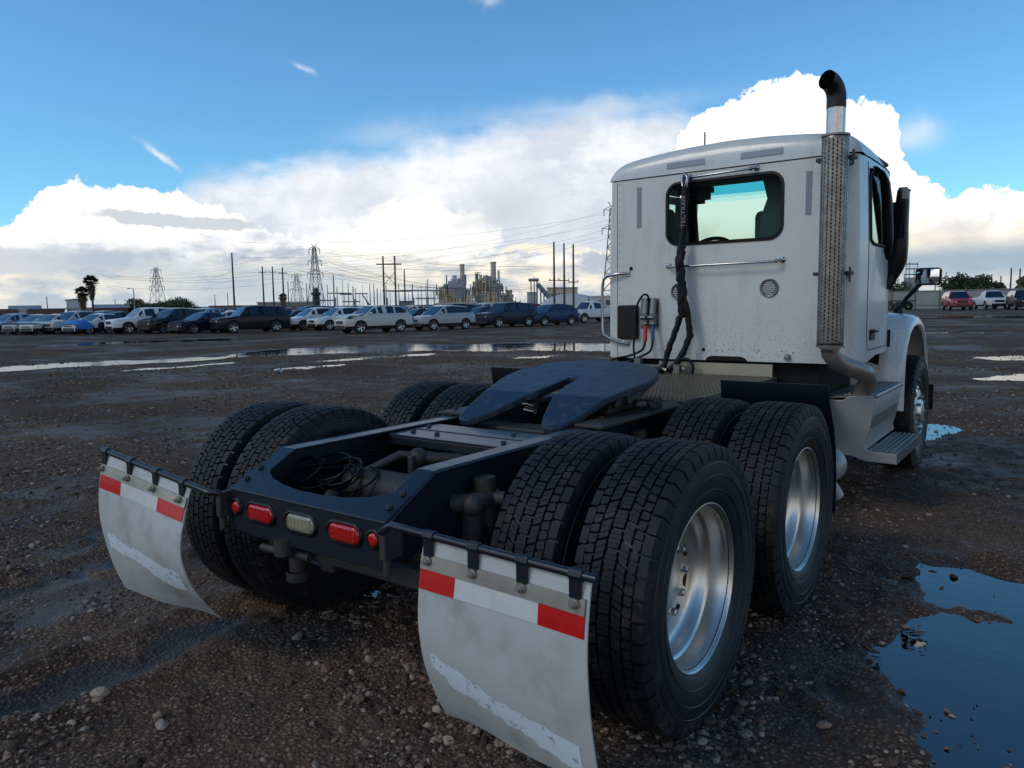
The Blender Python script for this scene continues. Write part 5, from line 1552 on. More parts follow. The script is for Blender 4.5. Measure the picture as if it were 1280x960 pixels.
    wh.lathe([(.01, .001), (.01, wr * .62)], seg=20, mi=1)
    rm = wh.mesh('wheel', [M_crim, M_under])
    CARM[key] = dict(k=k, sill=sill, body=body, glass=gl, under=under, grl=grl, hl=hl, tl=tl, bmp=bmp, mr=mr, tyre=tm_, rim=rm, W=W)
    return CARM[key]


def car(kind, colour, loc, heading, label, cat='car', group='salvage cars parked in rows across the yard', wreck=0, full=True, wheel_at=None, z=None):
    P = car_proto(kind, wreck); k = P['k']; rz = -R(heading)
    yf, yr = k['L'] / 2 - k['fo'], k['L'] / 2 - k['fo'] - k['wb']
    loc = Vector(loc)
    if wheel_at:
        lx = P['W'] * wheel_at; off = Matrix.Rotation(rz, 3, 'Z') @ Vector((lx, yf, 0)); loc = loc - off
    if z is None: loc.z = float(E0(np.array(loc.x), np.array(loc.y))) + .005
    root = empty('parked_car' if cat != 'pickup truck' else 'parked_pickup', loc, rz, label=label, cat=cat, group=group)
    if cat == 'suv': root.name = 'parked_suv'
    def p(nm, me, painted=False, par=root, **kw):
        o = link(nm, me, par, **kw)
        if painted: o.material_slots[0].link = 'OBJECT'; o.material_slots[0].material = PAINT[colour]
        return o
    b_ = p('body', P['body'], True); p('windows', P['glass']); p('sill', P['sill']); p('underbody', P['under'])
    for s in (1, -1):
        for y in (yf, yr):
            w = link('wheel', P['rim'], root, loc=(s * (P['W'] - .115), y, k['wr']), rotz=0 if s > 0 else math.pi)
            link('tyre', P['tyre'], w)
    if full:
        p('grille', P['grl'], par=b_); p('bumper', P['bmp'], True, par=b_)
        for m_ in P['hl']: p('headlight', m_, par=b_)
        for m_ in P['tl']: p('tail_light', m_, par=b_)
        for m_ in P['mr']: p('wing_mirror', m_, True, par=b_)
    return root


def gv(px, py): return Vector(gp(px, py))


hd = -168
c_enc = car('suv', 'pearl', gv(451.8, 417.2), hd, 'pearl white suv with a crumpled hood, nearest of the parked cars', 'suv', wheel_at=-1, wreck=1)
# crumpled hood standing up
m = MB(); rows = []
for i in range(6):
    rows.append([(x, 2.30 - i * .24, .93 + .05 * i + (.13 * math.sin(i * 1.1) if i < 4 else 0) + .03 * math.sin(x * 5 + i)) for x in np.linspace(-.78, .78, 9)])
m.grid(rows); o = m.build('crumpled_hood', PAINT['pearl'], c_enc, smooth=20)
car('crossover', 'silver', gv(542.7, 413.2), hd, 'silver grey suv with a smashed nose behind the pearl white suv', 'suv', wheel_at=-1, wreck=1)
car('big suv', 'navy', gv(624.5, 409.6), hd - 3, 'dark navy suv with silver wheels in the middle of the right group', 'suv', wheel_at=-1)
car('crossover', 'blue', gv(681.5, 407.4), hd + 4, 'blue wrecked suv with black wheels beside the white pickup', 'suv', wheel_at=-1, wreck=1)
c_pk = car('pickup', 'white', gv(731, 403.5), hd + 6, 'white pickup with its front end torn open next to the cab', 'pickup truck', wheel_at=-1, wreck=1)
m = MB(); rr_ = random.Random(2)
for i in range(16): m.box((rr_.uniform(-.85, .85), 2.3 + rr_.uniform(-.5, .35), rr_.uniform(.5, 1.1)), (rr_.uniform(.1, .4), rr_.uniform(.1, .4), rr_.uniform(.05, .3)), rot=Matrix.Rotation(rr_.uniform(0, 3), 3, 'X'))
m.build('torn_front', M_dark, c_pk)
car('big suv', 'black', gv(292.5, 416.6), hd, 'long black suv with silver wheels, largest car left of centre', 'suv', wheel_at=-1)
c_p1 = car('crossover', 'white', gv(380, 413), hd, 'white patrol car with blue door lettering right of the black suv', 'suv', wheel_at=-1)
c_p2 = car('crossover', 'white', gv(412.6, 413.2), hd, 'white patrol car half hidden behind the pearl white suv', 'suv', wheel_at=-1)
for c_, nm in ((c_p1, 1), (c_p2, 2)):
    fc = bpy.data.curves.new('lettering', 'FONT'); fc.body = 'POLICE'; fc.size = .42; fc.extrude = .004; fc.align_x = 'CENTER'; fc.align_y = 'CENTER'
    to = bpy.data.objects.new('lettering', fc); COL.objects.link(to); bpy.context.view_layer.update()
    tm = bpy.data.meshes.new_from_object(to.evaluated_get(bpy.context.evaluated_depsgraph_get())); bpy.data.objects.remove(to)
    tm.materials.clear(); tm.materials.append(mat('blue door lettering', (.02, .06, .22), .4))
    lt = link('lettering', tm, c_); lt.matrix_local = Matrix.Translation((-.925, .15, .78)) @ Matrix(((0, 0, -1), (-1, 0, 0), (0, 1, 0))).to_4x4()
car('sedan', 'navy', gv(243, 417.2), 176, 'dark blue sedan with a broken front left of the long black suv', 'car', wheel_at=-1, wreck=1)
car('suv', 'black', gv(206, 417.0), 172, 'black suv with a smashed grille left of the dark blue sedan', 'suv', wheel_at=-1, wreck=1)
car('big suv', 'white', gv(161.7, 417.6), -174, 'white suv with dark alloy wheels left of the black smashed suv', 'suv', wheel_at=-1)
left = [(137, 417, 'hatchback', 'black', 164, 1, 'dark wrecked hatchback between two white cars'), (112.5, 418, 'sedan', 'white', 168, 0, 'white car with a bright blue tarp over its nose'),
        (85, 417.5, 'crossover', 'silver', 164, 1, 'silver grey crossover left of the tarped white car'), (59.5, 418, 'sedan', 'pearl', 165, 0, 'pale sedan, third from the left edge in the front line'),
        (37.5, 418, 'sedan', 'silver', 165, 0, 'silver sedan, second from the left edge in the front line'), (5, 418, 'hatchback', 'pale blue', 166, 0, 'pale blue hatchback at the left edge of the front line')]
Lc = []
for px, py, kd, co, h_, wk, lab in left:
    Lc.append((car(kd, co, gv(px, py), h_, lab, 'car', wheel_at=-1, wreck=wk), px))
M_tarp = mat('blue tarp', (.03, .16, .48), .4, var=.2, vscale=3, bump=.03, bscale=3)
def tarp(root, lab, y0, y1, z0):
    m = MB(); rows = []; rr_ = random.Random(y0)
    for i in range(9):
        y = y0 + (y1 - y0) * i / 8
        zt = z0 + .16 * math.sin(i * .5) + .05 * rr_.uniform(-1, 1)
        rows.append([(-1.0, y, .35 + .08 * rr_.random()), (-.97, y, .7), (-.88, y, zt - .06), (-.4, y, zt + .05 + .03 * rr_.random()), (.3, y, zt + .04), (.9, y, zt - .08), (.98, y, .6)])
    m.grid(rows); o = m.build('blue_tarp', M_tarp, smooth=60); o.matrix_world = Matrix.Translation(root.location) @ Matrix.Rotation(root.rotation_euler[2], 4, 'Z')
    tag(o, lab, 'tarp')
tarp(Lc[1][0], 'bright blue tarp draped over the nose of a white car', 1.2, 2.40, .80)
# rows behind the front line
cols = ['white', 'silver', 'grey', 'black', 'navy', 'white', 'silver', 'pearl', 'blue', 'white', 'grey', 'pale blue', 'red']
kinds = ['suv', 'sedan', 'crossover', 'sedan', 'hatchback', 'big suv', 'pickup']
catn = {'suv': 'suv', 'big suv': 'suv', 'crossover': 'suv', 'sedan': 'car', 'hatchback': 'car', 'pickup': 'pickup truck'}
rr_ = random.Random(21)
front = [(512, 409, 'behind the gap between the pearl and the silver suv'), (596, 407, 'behind the gap between the silver and the navy suv'), (356, 411, 'just right of the long black suv'),
         (655, 405, 'behind the blue wrecked suv'), (440, 409, 'behind the pearl white suv'), (555, 406, 'behind the silver grey suv'), (700, 402.5, 'behind the white wrecked pickup'), (330, 411.5, 'behind the long black suv'), (265, 413, 'behind the dark blue sedan'), (228, 413.5, 'behind the smashed black suv'), (190, 413.5, 'behind the white suv')]
front += [(475, 407, 'well behind the tail of the pearl white suv'), (575, 405, 'well behind the tail of the silver grey suv'), (395, 410, 'behind the gap between the two patrol cars')]
ccy = ['white', 'black', 'silver'][::-1] and ['navy', 'navy', 'black', 'navy', 'white', 'black', 'silver', 'navy', 'silver', 'black', 'navy', 'white', 'navy', 'grey']
for i, (px, py, where) in enumerate(front):
    for rr in range(3):
        kd = rr_.choice(kinds[:6]); co = ccy[i] if rr == 0 else rr_.choice(cols)
        p_ = gv(px, py) + azv(-78) * (3.2 * rr)
        car(kd, co, p_, hd + rr_.uniform(-3, 3), f'{co} {kd} in the {["second", "third", "fourth"][rr]} row {where}', catn[kd], full=False, wheel_at=-1, wreck=0)
for i in range(9):
    for rr in range(1, 4):
        px = -12 + i * 23
        kd = rr_.choice(kinds[:6]); co = rr_.choice(cols)
        p_ = gv(px, 417.3) + azv(-16) * (6.2 * rr) + azv(-105) * rr_.uniform(-.6, .6)
        where = ['at the left edge', 'second from the left edge', 'third from the left edge', 'fourth from the left edge', 'behind the tarped car', 'behind the dark wrecked hatchback', 'behind the nose of the white suv', 'behind the middle of the white suv', 'behind the tail of the white suv'][i]
        car(kd, co, p_, 166 + rr_.uniform(-4, 4), f'{co} {kd} in the {["second", "third", "fourth"][rr - 1]} row {where}', catn[kd], full=False, wheel_at=-1)
# cars by the fence on the right
def fencecar(kind, co, px, d, h_, lab, cat):
    p = at(px, d); return car(kind, co, p, h_, lab, cat, group='vehicles parked by the metal fence')
fencecar('big suv', 'red', 1196, 84, 163, 'dark red suv parked by the metal fence', 'suv')
fencecar('pickup', 'white', 1238, 88, 160, 'white pickup parked by the fence right of the red suv', 'pickup truck')
fencecar('big suv', 'black', 1279, 82, 166, 'black suv cut by the right edge of the picture', 'suv')

# ------------------------------------------------------------------ fence on the right
M_fence = mat('galvanised fence sheet', (.33, .34, .34), .5, .2, color2=(.26, .26, .25), vscale=.7)
M_post = mat('fence post steel', (.12, .12, .12), .6)
f0, f1 = at(1060, 100), at(1460, 90)
fd = (f1 - f0); fl_ = fd.length; fdir = fd.normalized(); fang = math.atan2(fdir.y, fdir.x)
fe = empty('metal_fence', (f0.x, f0.y, .5), fang, label='long pale corrugated metal fence across the right background', cat='fence')
npan = int(fl_ / 2.6)
m = MB(); w = 2.58; ncor = 24; path = []
for i in range(ncor * 2 + 1): path.append((i * w / (ncor * 2), .02 * (1 if i % 2 else -1)))
m.sheet(path, -.4, 2.05, .004, 'Z'); pm = m.mesh('panel', [M_fence])
m = MB(); m.b2((-.05, -.12, -.4), (.05, -.03, 2.25)); pom = m.mesh('post', [M_post])
for i in range(npan):
    link('panel', pm, fe, loc=(i * 2.6, 0, 0)); link('post', pom, fe, loc=(i * 2.6, 0, 0))
m = MB(); m.b2((0, -.06, 1.95), (npan * 2.6, -.025, 2.02)); m.b2((0, -.06, .4), (npan * 2.6, -.025, .46)); m.build('rail', M_post, fe)
# flatbed trailer by the fence near the mirror
tb = empty('flatbed_trailer', at(1124, 88, .5), -.3, label='dark low trailer partly hidden behind the fender mirror arm', cat='trailer')
m = MB(); m.b2((-2.2, -.9, .85), (1.2, .9, 1.0)); m.build('deck', M_dark, tb); m = MB(); m.b2((-.6, -1, .4), (.8, 1, .7)); m.build('chassis', M_dark, tb)
wt = MB(); wt.lathe([(-.15, .2), (-.15, .42), (.15, .42), (.15, .2)], seg=20); wme = wt.mesh('wheel', [M_ctyre])
for x in (-.5, .5):
    for y in (-.9, .9): link('wheel', wme, tb, loc=(x, y, .42), rotz=math.pi / 2)

# ------------------------------------------------------------------ trees
M_leaf = mat('dark green leaves', (.022, .045, .016), .6, color2=(.07, .09, .035), vscale=1.3, thr=(.35, .65))
M_bark = mat('bark', (.09, .07, .05), .9, var=.3)
M_dead = mat('dry palm fronds', (.12, .085, .05), .8, var=.4)
M_frond = mat('palm fronds', (.035, .055, .022), .6, var=.4)


def tree(loc, h, w, lab, seed, n=2600, group='trees beyond the yard'):
    rr = random.Random(seed); t_ = empty('broadleaf_tree', loc, rr.uniform(0, 6), label=lab, cat='tree', group=group)
    m = MB(); top = Vector((0, 0, h * .55)); m.tube([(0, 0, -.3), (.03 * h, 0, h * .25), top], [.035 * h, .028 * h, .018 * h], 8)
    cl = []
    for k in range(12):
        q = rr.uniform(0, 2 * math.pi); rad = w / 2 * rr.uniform(.1, .8); c = Vector((rad * math.cos(q), rad * math.sin(q), h * rr.uniform(.30, .84)))
        cl.append((c, w * rr.uniform(.16, .27))); m.tube([(.03 * h, 0, h * rr.uniform(.2, .45)), c * .6 + Vector((0, 0, h * .18)), c], [.016 * h, .010 * h, .004 * h], 5)
    m.build('trunk', M_bark, t_)
    m = MB(); ls = h * .045
    for k in range(n):
        c, r_ = rr.choice(cl); d = Vector((rr.gauss(0, 1), rr.gauss(0, 1), rr.gauss(0, 1))).normalized() * r_ * rr.uniform(.45, 1.08) ; d.z *= .8
        p = c + d; a = Vector((rr.gauss(0, 1), rr.gauss(0, 1), rr.gauss(0, 1))).normalized(); b_ = a.orthogonal().normalized(); s_ = ls * rr.uniform(.6, 1.6)
        m.add([p - a * s_, p + b_ * s_ * .6, p + a * s_, p - b_ * s_ * .6], [(0, 1, 2, 3)])
    m.build('crown', M_leaf, t_, fix=False)
    return t_


def palm(loc, h, lab, seed, cr=1.9):
    rr = random.Random(seed); t_ = empty('palm_tree', loc, 0, label=lab, cat='palm tree', group='fan palms above the buildings')
    m = MB(); m.tube([(0, 0, -.3), (.1, .05, h * .5), (0, 0, h)], [.24, .20, .18], 10); m.build('trunk', M_bark, t_)
    m = MB()
    for k in range(420):  # dry skirt hanging round the trunk
        q = rr.uniform(0, 6.28); f = rr.random(); z = h + .1 - f * cr * 2.0; r_ = (.78 - .55 * f ** 1.3) * cr * rr.uniform(.5, 1)
        e = Vector((r_ * math.cos(q), r_ * math.sin(q), z - .45)); p = Vector((r_ * .3 * math.cos(q), r_ * .3 * math.sin(q), z + .25)); t2 = Vector((-math.sin(q), math.cos(q), 0)) * .14
        m.add([p, e - t2, e + t2], [(0, 1, 2)])
    m.build('dry_skirt', M_dead, t_, fix=False)
    m = MB()
    for k in range(60):
        q = rr.uniform(0, 6.28); elv = rr.uniform(-.35, 1.5); L_ = cr * rr.uniform(.75, 1.0); d = Vector((math.cos(q) * math.cos(elv), math.sin(q) * math.cos(elv), math.sin(elv)))
        c = Vector((0, 0, h)) + d * L_ * .55; sd_ = d.cross(Vector((0, 0, 1))).normalized(); u2 = sd_.cross(d)
        m.add([Vector((0, 0, h)), Vector((0, 0, h)) + sd_ * .03, c + sd_ * .03, c], [(0, 1, 2, 3)])
        for j in range(11):
            a = (j - 5) / 5 * 1.35; dd = d * math.cos(a) + sd_ * math.sin(a); tip = c + dd * L_ * .5 + Vector((0, 0, -.12 * L_)); w_ = u2.cross(dd).normalized() * .11 * cr
            m.add([c, c + dd * L_ * .25 + w_, tip, c + dd * L_ * .25 - w_], [(0, 1, 2, 3)])
    m.build('fronds', M_frond, t_, fix=False)


palm(at(103.5, 175), zat(104, 366.5, 175), 'shorter of the two fan palms, in front of the warehouse', 3, 1.7)
palm(at(115.5, 180), zat(114.5, 352.5, 180), 'taller of the two fan palms, beside the warehouse', 4, 1.75)
palm(at(354, 190), zat(354, 372, 190), 'small ragged palm standing between the wooden poles', 5, 1.3)
for i, (px, w_, top, d, lab) in enumerate([(172, 5.8, 373, 190, 'dark tree left of the lamp post'), (186, 5.0, 379, 200, 'low tree right of the lamp post'), (203, 6, 379, 205, 'low dark tree under the left pylon'), (217, 7, 374.5, 185, 'round tree right of the left pylon'), (230, 7.5, 371.5, 190, 'tallest tree of the left clump'), (160, 4, 380, 190, 'small tree at the left end of the clump')]):
    tree(at(px, d), zat(px, top, d), w_, lab, 40 + i)
for i, (px, w_, top, d, lab) in enumerate([(1194, 5.5, 347, 150, 'tree behind the fence above the red suv'), (1208, 7.0, 343.5, 148, 'broad tree behind the fence, highest of the right clump'), (1225, 5.5, 344.5, 155, 'tree behind the fence left of the right poles'), (1244, 4.0, 352, 160, 'low tree behind the fence above the white pickup'), (1235, 4, 351, 160, 'small tree filling the gap behind the fence'), (1283, 4.5, 345.5, 150, 'tree behind the fence cut by the right edge'), (1122, 6, 352, 150, 'dark tree behind the fence left of the mirror')]):
    tree(at(px, d, .4), zat(px, top, d) - .4, w_, lab, 60 + i)

# ------------------------------------------------------------------ poles, pylons, wires
M_wood = mat('weathered wooden pole', (.10, .075, .055), .85, var=.3, vscale=2)
M_galv = mat('galvanised steel', (.22, .23, .24), .55, .3)
M_wire = mat('overhead wire', (.05, .05, .055), .6)


def wires(parent, specs, r=.022, seg=3):
    """specs: world end points of single wires; children named wire"""
    for a, b_, sag in specs:
        a, b_ = Vector(a), Vector(b_); o_ = parent.location
        m = MB(); P = [a.lerp(b_, t_) - Vector((0, 0, sag * 4 * t_ * (1 - t_))) - o_ for t_ in np.linspace(0, 1, 14)]
        me = m.tube(P, r, seg, caps=False).mesh('wire', [M_wire]); link('wire', me, parent)


def pole(px, base_y, top, d, lab, arms=(), lean=0, r=.17, group='tall wooden poles'):
    p = at(px, d); h = zat(px, top, d)
    t_ = empty('utility_pole', p, R(45), label=lab, cat='pole', group=group)
    m = MB(); m.tube([(0, 0, -.3), (lean, 0, h)], [r * 1.2, r * .75], 8); m.build('pole_shaft', M_wood, t_)
    for z, L_ in arms:
        m = MB(); m.b2((-L_ / 2, -.07, h - z - .07), (L_ / 2, .07, h - z + .07)); m.build('crossarm', M_wood, t_)
        for x in (-L_ * .45, 0, L_ * .45):
            m = MB(); m.tube([(x, 0, h - z + .07), (x, 0, h - z + .35)], .06, 6); m.build('insulator', M_galv, t_)
    return t_, p + Vector((0, 0, h))


tp = {}
for px, top, d, lab in [(293, 316, 150, 'tallest bare pole left of the three poles'), (330, 333, 165, 'first of the three poles right of the tallest one'), (342.5, 333, 170, 'second of the three poles right of the tallest one'), (355, 334, 160, 'third of the three poles, behind the small palm'),
                        (693, 302, 120, 'left of the three tall poles beside the cab'), (705.5, 304, 124, 'middle of the three tall poles beside the cab'), (717, 305, 122, 'right of the three tall poles beside the cab'),
                        (506.5, 337, 170, 'single pole right of the twin-legged pole frame'), (668, 357, 200, 'pole standing before the pale dome'), (598, 340, 210, 'dark lattice topped pole among the boilers')]:
    tp[px] = pole(px, 0, top, d, lab, arms=((1.2, 1.6),) if px in (330, 342.5, 355) else ((6.0, 1.6),) if px in (693, 705.5, 717) else ((.2, 1.6), (.6, 1.3)) if px == 598 else ())
for px, top, d, lab in [(59, 371, 230, 'thin pole left of the warehouse'), (144, 374, 240, 'short pole left of the red roof'), (148, 380, 235, 'shortest pole by the red roof'), (269, 368, 260, 'thin distant pole left of the tan buildings'), (285, 366, 260, 'thin distant pole over the tan buildings'), (361, 352, 200, 'dark pole right of the small palm'), (384, 354, 210, 'dark pole between the palm and the pylon'), (736, 370, 160, 'short pole near the white pickup'), (1262, 335, 140, 'left of the two poles at the right edge'), (1273, 335.5, 140, 'right of the two poles at the right edge'), (1238, 343, 160, 'thin pole above the white pickup by the fence'), (1249.5, 345, 165, 'thinnest pole above the fence line')]:
    pole(px, 0, top, d, lab, r=.13, group='thin poles along the skyline')


def pylon(px, top, d, lab, w=6, arms=3, rot=.5, s=1.0):
    p = at(px, d); h = zat(px, top, d); t_ = empty('transmission_pylon', p, rot, label=lab, cat='pylon', group='steel transmission pylons')
    def wd(z): f = z / h; return (w / 2) * (1 - f) ** 1.25 + w * .085
    m = MB(); lv = [0]; z = 0
    while z < h * .93: z += wd(z) * 1.7 + .5; lv.append(min(z, h * .95))
    cor = ((1, 1), (-1, 1), (-1, -1), (1, -1))
    r = .085 * s
    for sx_, sy_ in cor:
        m.tube([(sx_ * wd(z), sy_ * wd(z), z) for z in lv], r * 1.2, 4)
    for a, b_ in zip(lv[:-1], lv[1:]):
        for i in range(4):
            (ax, ay), (bx, by) = cor[i], cor[(i + 1) % 4]; wa, wb = wd(a), wd(b_)
            m.tube([(ax * wa, ay * wa, a), (bx * wb, by * wb, b_)], r * .7, 3); m.tube([(bx * wa, by * wa, a), (ax * wb, ay * wb, b_)], r * .7, 3)
            m.tube([(ax * wb, ay * wb, b_), (bx * wb, by * wb, b_)], r * .7, 3)
    m.build('lattice_tower', M_galv, t_)
    for k in range(arms):
        z = h * (.93 - .17 * k); L_ = w * (.42 + .1 * k)
        m = MB()
        for s_ in (-1, 1):
            m.tube([(0, 0, z + .9), (s_ * L_, 0, z)], r * .8, 4); m.tube([(0, 0, z - .3), (s_ * L_, 0, z)], r * .8, 4); m.tube([(s_ * L_, 0, z), (s_ * L_, 0, z - 1.6)], r * 1.2, 5)
        m.build('crossarm', M_galv, t_)
    m = MB()
    for s_ in (-1, 1): m.tube([(0, 0, h * .95), (s_ * w * .2, 0, h)], r, 4)
    m.build('peak', M_galv, t_)
    return t_, p, h


py1, p1, h1 = pylon(395.5, 305, 230, 'largest lattice pylon left of the twin-legged pole frame', 3.9, s=1.0)
py2, p2, h2 = pylon(197.5, 333, 330, 'distant lattice pylon above the left trees', 5.2, s=1.0)
py3, p3, h3 = pylon(372, 341, 400, 'faint small pylon left of the largest one', 6, s=1.1)
py4, p4, h4 = pylon(765, 252, 190, 'tall slender pylon beside the left edge of the cab', 4.6, arms=2, s=1.1)
# twin-legged pole frame
d = 150; pa, pb = at(480.5, d), at(495, d); hf = zat(480, 320, d)
hfm = empty('pole_frame', (pa + pb) / 2, math.atan2((pb - pa).y, (pb - pa).x), label='twin-legged wooden pole frame with a crossbar and diagonal braces', cat='pole')
hw_ = (pb - pa).length / 2
for s in (-1, 1):
    m = MB(); m.tube([(s * hw_, 0, -.3), (s * hw_, 0, hf)], [.2, .15], 8); m.build('leg', M_wood, hfm)
m = MB(); m.b2((-hw_ - 1.3, -.12, hf - 1.7), (hw_ + 1.3, .12, hf - 1.45)); m.build('crossbar', M_wood, hfm)
for s in (-1, 1):
    m = MB(); m.tube([(-s * hw_, .1, hf - 3.0), (s * hw_, .1, hf - 5.6)], .05, 4); m.build('brace', M_wood, hfm)
W_ = lambda t_, p, h, k, side: p + Vector((math.cos(.5) * side * 2, math.sin(.5) * side * 2, h * (.93 - .17 * k) - 1.6))
sp = []
for k in range(3):
    for s in (-1, 1):
        sp.append((p1 + Vector((s * 2.4, s * 1.4, h1 * (.93 - .17 * k))), (pa + pb) / 2 + Vector((s * 2, s * 2, hf - 1.2 - k * .3)), 1.5))
        sp.append((p1 + Vector((s * 2.4, s * 1.4, h1 * (.93 - .17 * k))), p3 + Vector((s * 2, s * 2, h3 * .9)), 3))
wires(py1, sp)
sp = []
for k in range(4):
    sp.append((p4 + Vector((0, 0, h4 * (.93 - .085 * k))), at(470, 260) + Vector((0, 0, zat(470, 338 + k * 5, 260))), 3.5))
for k in range(3):
    sp.append((p4 + Vector((0, 0, h4 * (.90 - .1 * k))), p1 + Vector((0, 0, h1 * (.85 - .17 * k))), 2.5))
wires(py4, sp)
t693, a693 = tp[693]; t705, a705 = tp[705.5]; t717, a717 = tp[717]
for t_, a, yy in ((t693, a693, 0), (t705, a705, .3), (t717, a717, .6)):
    wires(t_, [(a + Vector((0, 0, -6 + q)), at(500, 150 + q * 6) + Vector((0, 0, zat(500, 345 + q * 5, 150))), 2.0) for q in (0, -.9)])
t293, a293 = tp[293]
wires(t293, [(a293 + Vector((0, 0, -z)), tp[330][1] + Vector((0, 0, -1.0 - z * .2)), .8) for z in (3.2, 5)] )
wires(tp[355][0], [(tp[355][1] + Vector((0, 0, -1.0 - z)), p1 + Vector((0, 0, h1 * .5 - z)), 1.2) for z in (0, 2)])
wires(tp[342.5][0], [(tp[342.5][1] + Vector((0, 0, -1.2)), tp[355][1] + Vector((0, 0, -1.2)), .3)])
# street lamp
lp_ = at(168, 150); hl_ = zat(168, 361, 150); sl_ = empty('street_lamp', lp_, R(10), label='grey street lamp rising from the left clump of trees', cat='street lamp')
m = MB(); m.tube([(0, 0, 0), (0, 0, hl_)], [.11, .07], 8); m.build('lamp_post', M_galv, sl_)
m = MB(); m.tube([(0, 0, hl_ - .1), (-.5, 0, hl_ + .15), (-1.1, 0, hl_ + .12)], .05, 6); m.build('lamp_arm', M_galv, sl_)
m = MB(); m.box((-1.3, 0, hl_ + .1), (.6, .22, .12)); m.build('lamp_head', M_galv, sl_)

# ------------------------------------------------------------------ electrical substation
ss = empty('electrical_substation', at(460, 190), 0, label='forest of steel masts and beams of the substation behind the cars', cat='substation')
rr_ = random.Random(11)
def mast(parent, px, top, d, r=.14):
    p = at(px, d) - parent.location; h = zat(px, top, d); m = MB(); m.tube([(p.x, p.y, 0), (p.x, p.y, h)], [r, r * .6], 5)
    m.build('mast', M_galv, parent); return p, h
for px, top, d, r in [(418, 344, 175, .22), (410, 356, 180, .14), (422, 358, 180, .16), (429, 350, 185, .1), (436, 354, 180, .14), (442, 358, 178, .2), (445, 360, 180, .14), (463, 355, 175, .14), (468, 355, 172, .16), (472, 360, 176, .16), (454, 356, 190, .06), (476, 358, 176, .06),
                      (483, 356, 172, .16), (499, 355, 176, .16), (516, 355, 174, .2), (523, 359, 178, .12), (527, 357, 176, .1), (533, 357, 178, .12), (535, 349, 172, .16), (539, 362, 182, .08), (413, 368, 170, .1), (431, 367, 170, .1), (450, 368, 174, .1), (459, 366, 174, .08), (488, 366, 172, .1), (506, 367, 172, .1), (511, 365, 178, .08), (545, 362, 180, .08), (404, 366, 172, .08), (377, 358, 190, .08)]:
    mast(ss, px, top, d, r)
def beam(parent, pxa, pxb, y, d, r=.13):
    a, b_ = at(pxa, d) - parent.location, at(pxb, d) - parent.location; za, zb_ = zat(pxa, y, d), zat(pxb, y, d)
    m = MB(); m.tube([(a.x, a.y, za), (b_.x, b_.y, zb_)], r, 4); m.build('beam', M_galv, parent)
for a, b_, y, d in [(410, 440, 366.5, 176), (444, 460, 367, 176), (425, 441, 368, 178), (397, 420, 375.5, 172), (478, 551, 363.5, 175), (484, 515, 364, 178), (500, 549, 363, 178), (428, 450, 377, 172), (520, 545, 373, 172)]: beam(ss, a, b_, y, d)
for a, b_, ya, yb_, d in [(453, 464, 368, 384, 175), (455, 463, 370, 386, 175)]:
    pa_, pb_ = at(a, d) - ss.location, at(b_, d) - ss.location; m = MB(); m.tube([(pa_.x, pa_.y, zat(a, ya, d)), (pb_.x, pb_.y, zat(b_, yb_, d))], .12, 4); m.build('brace', M_galv, ss)
for px, y, d in [(419, 372, 172), (443, 374, 172), (484, 372, 172), (517, 372, 172), (500, 376, 172), (535, 371, 172)]:
    p = at(px, d) - ss.location; z = zat(px, y, d); m = MB(); m.b2((p.x - .5, p.y - .4, 0), (p.x + .5, p.y + .4, z * .55)); m.tube([(p.x, p.y, z * .5), (p.x, p.y, z)], .22, 8); m.build('transformer', M_galv, ss)
# dark tank beside the pylon foot
p = at(395.5, 215); tk = empty('slender_tank', p, 0, label='slender dark vessel standing before the foot of the largest pylon', cat='tank'); zt_ = zat(395.5, 360, 215)
m = MB(); m.lathe([(0, .9), (zt_ * .72, .9), (zt_ * .74, 1.3), (zt_ * .82, 1.3), (zt_ * .86, .7), (zt_, .6)], axis='Z', seg=16); m.build('vessel', M_dark, tk, smooth=40)
# second switchyard seen past the mirror
s2 = empty('far_switchyard', at(1140, 150, .4), 0, label='small group of switchyard frames behind the fence beside the door mirror', cat='substation')
for px, top in [(1131, 331), (1135, 330), (1145, 331), (1141, 337), (1129, 345), (1168, 345), (1181, 343)]: mast(s2, px, top, 150, .12)
for a, b_, y in [(1131, 1146, 333), (1131, 1146, 339), (1129, 1146, 346)]: beam(s2, a, b_, y, 150, .1)
for px in (1133, 1139, 1144):
    p = at(px, 150) - s2.location; m = MB(); m.b2((p.x - .4, p.y - .4, 0), (p.x + .4, p.y + .4, zat(px, 347, 150) - .4)); m.build('transformer', M_galv, s2)

# ------------------------------------------------------------------ power plant
M_conc = mat('plant cladding', (.60, .50, .38), .7, color2=(.36, .31, .25), vscale=.25)
M_rust = mat('rusty pipework', (.60, .44, .24), .7, color2=(.32, .23, .14), vscale=.4)
M_pale = mat('pale cladding', (.48, .48, .46), .6, var=.15, vscale=.2)
D = 300
def blockz(parent, nm, px0, px1, ytop, d, depth, mt, ybot=None):
    a, b_ = at(px0, d), at(px1, d); c = (a + b_) / 2 - parent.location; w_ = (b_ - a).length; zt = zat((px0 + px1) / 2, ytop, d); z0 = 0 if ybot is None else zat((px0 + px1) / 2, ybot, d)
    ang_ = math.atan2((b_ - a).y, (b_ - a).x); m = MB(); m.box((0, 0, 0), (w_, depth, zt - z0), M=Matrix.Translation((c.x, c.y, (zt + z0) / 2)) @ Matrix.Rotation(ang_, 4, 'Z'))
    return m.build(nm, mt, parent)
